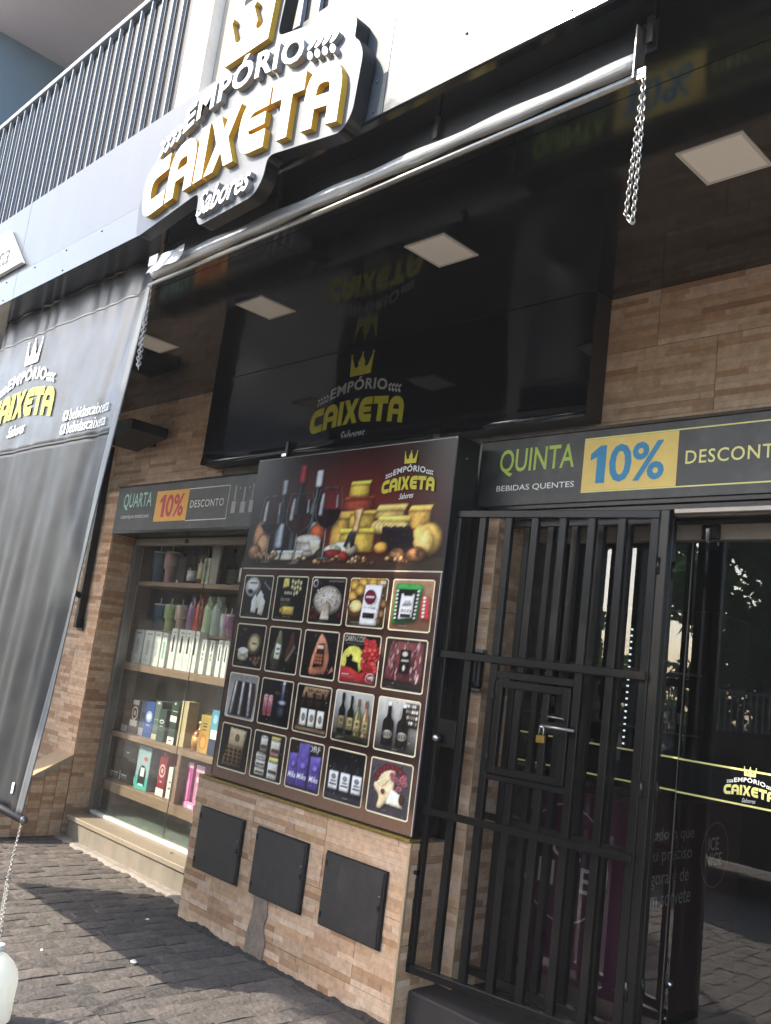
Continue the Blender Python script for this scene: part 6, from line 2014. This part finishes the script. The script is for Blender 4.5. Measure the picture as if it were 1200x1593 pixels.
# utility pole and wires
pl = thing('utility_pole', 'concrete utility pole with cross arms across the road', 'pole', (-13.5, -10.6, 0))
MB().tube([(-13.5, -10.6, 0), (-13.5, -10.6, 8.6)], [.15, .10], 12).build('shaft', 'pole_concrete', pl)
bx('cross_arm', 'bark', pl, -13.58, -13.42, -11.5, -9.7, 7.9, 8.02)
bx('cross_arm', 'bark', pl, -13.57, -13.43, -11.2, -10.0, 6.9, 7.0)
for i, (y, z) in enumerate(((-11.4, 8.05), (-10.9, 8.05), (-10.2, 8.05), (-9.8, 8.05), (-10.1, 7.03), (-10.45, 6.6), (-10.45, 6.3), (-10.45, 5.9))):
    wr = MB()
    for a, b in ((-60, -13.5), (-13.5, 26)):
        pts = []
        for k in range(25):
            q = k / 24
            pts.append((a + (b - a) * q, y, z + .05 - (.9 + .1 * i) * 4 * q * (1 - q)))
        wr.tube(pts, .014, 5)
    tag(wr.build('overhead_wire', 'wire_black'), 'thin black overhead wire along the street, %s on the pole' % ('outermost at the top', 'second at the top', 'third at the top', 'nearest at the top', 'on the lower arm', 'highest on the shaft', 'middle on the shaft', 'lowest on the shaft')[i], 'wire', 'overhead wires')

# house added far left across the road to darken the cabinet glass reflection
hs = thing('added_house', 'two storey house with tiled roof added across the road to darken the cabinet glass', 'house', (-31, -14.5, 0))
bx('wall', 'house_wall', hs, -44, -18.5, -20, -12.8, -.02, 6.2)
rf = MB()
rf.prism([(-20.6, 6.2), (-16.4, 8.2), (-12.2, 6.2)], lambda y, z: (-44.5, y, z + .005), lambda y, z: (-18.0, y, z + .005))
rf.build('roof', 'house_roof', hs, fix=True)
for zz in (1.0, 4.0):
    for k in range(6):
        xx = -42 + k * 4.0
        wd = bx('window', 'alu_dark', hs, xx, xx + 1.6, -12.795, -12.74, zz, zz + 1.3)
        bx('pane', 'car_glass', wd, xx + .07, xx + 1.53, -12.738, -12.73, zz + .07, zz + 1.23)
        bx('sill', 'concrete', wd, xx - .1, xx + 1.7, -12.794, -12.65, zz - .08, zz - .004)
bx('door', 'bark', hs, -20.6, -19.6, -12.795, -12.75, 0, 2.1)

# parked dark car just behind the photographer
car = thing('parked_car', 'dark parked car standing behind the photographer', 'car', (-3.8, -1.45, 0))
CX = -1.4
prof = [(x_ + CX, z_) for x_, z_ in ((-4.55, .30), (-4.60, .52), (-4.48, .72), (-4.1, .84), (-3.25, .95), (-2.55, 1.36), (-1.35, 1.42), (-.75, 1.20), (-.35, 1.02), (-.28, .55), (-.34, .28))]
cbm = bmesh.new()
secs = []
for yv, k, up_ in ((-2.25, .90, 0), (-2.18, 1.0, 0), (-.72, 1.0, 0), (-.65, .90, 0)):
    ring = []
    for (x_, z_) in prof:
        xm = -2.44 + CX
        zz = z_ if z_ < .97 else z_ - (0.0 if abs(yv + 1.45) < .74 else .12)
        ring.append(cbm.verts.new((xm + (x_ - xm) * (1 if k == 1 else .985), yv + (0.16 if yv < -1.45 else -.16) * max(0, (z_ - .92)) * 1.6, zz)))
    secs.append(ring)
for a, b in zip(secs, secs[1:]):
    for i in range(len(prof)):
        j = (i + 1) % len(prof)
        cbm.faces.new((a[i], a[j], b[j], b[i]))
cbm.faces.new(secs[0]); cbm.faces.new(secs[-1][::-1])
bmesh.ops.recalc_face_normals(cbm, faces=cbm.faces)
cbm2 = MB().addbm(cbm, False)
cbm2.build('body', 'car_paint', car)
for yv in (-.655, -2.245):
    s_ = 1 if yv > -1.45 else -1
    for xs_ in ([(-3.12, 1.0), (-2.52, 1.30), (-1.98, 1.33), (-1.98, 1.0)], [(-1.93, 1.0), (-1.93, 1.33), (-1.40, 1.35), (-.85, 1.12), (-.85, 1.02)]):
        wv = MB()
        fy = lambda z_: yv - s_ * max(0, (z_ - .92)) * .26 + s_ * .012
        wv.add([(x_ + CX, fy(z_), z_) for x_, z_ in xs_], [tuple(range(len(xs_)))])
        wv.build('side_window', 'car_glass', car)
    for xw in (-3.75 + CX, -1.05 + CX):
        wh = MB().tube([(xw, yv - s_ * .10, .31), (xw, yv + s_ * .02, .31)], .31, 24).build('tyre', 'rubber', car)
        MB().tube([(xw, yv + s_ * .0205, .31), (xw, yv + s_ * .03, .31)], .20, 20).build('rim', 'alu', wh)
    MB().box(-2.3 + CX, -2.12 + CX, yv + s_ * .003, yv + s_ * .03, .86, .885, .004).build('door_handle', 'chrome', car)
for yv in (-.95, -1.95):
    MB().box(-4.60 + CX, -4.50 + CX, yv - .18, yv + .18, .60, .72, .02).build('headlight', 'alu_bright', car)

# ---- litter on the pavement
for (x, y, s_, lab) in ((-4.62, 2.95, .016, 'tiny white paper scrap near the meter wall'), (-4.05, 2.55, .020, 'crumpled white paper scrap in the shaded pavement'), (-4.35, 2.22, .012, 'small pale scrap at the edge of the sunlit pavement')):
    lt = MB()
    q = random.Random(int(x * 1000))
    ring = [(x + s_ * math.cos(a) * q.uniform(.6, 1.2), y + s_ * .7 * math.sin(a) * q.uniform(.6, 1.2), .006 + q.uniform(0, .006)) for a in [k * .9 for k in range(7)]]
    top = [(x + (p[0] - x) * .5, y + (p[1] - y) * .5, p[2] + .006) for p in ring]
    lt.v = ring + top
    lt.f = [(i, (i + 1) % 7, 7 + (i + 1) % 7, 7 + i) for i in range(7)] + [tuple(range(7, 14)), tuple(range(6, -1, -1))]
    lt.sm = [False] * len(lt.f)
    tag(lt.build('paper_scrap', 'print_white'), lab, 'litter', 'paper scraps on the pavement')

# ---- haze volume added to lift the blacks like lens glare
hz_m = bpy.data.materials.new('haze')
hz_m.use_nodes = True
hz_m.node_tree.nodes.clear()
ho = hz_m.node_tree.nodes.new('ShaderNodeOutputMaterial')
pv = hz_m.node_tree.nodes.new('ShaderNodeVolumePrincipled')
pv.inputs['Color'].default_value = (0.92, 0.95, 1.0, 1)
pv.inputs['Density'].default_value = 0.0018
hz_m.node_tree.links.new(pv.outputs[0], ho.inputs['Volume'])
hz = MB().box(-145, 145, -145, 145, -1.5, 11.0).build('haze', hz_m)
tag(hz, 'thin added haze volume standing in for lens glare', 'haze', kind='stuff')
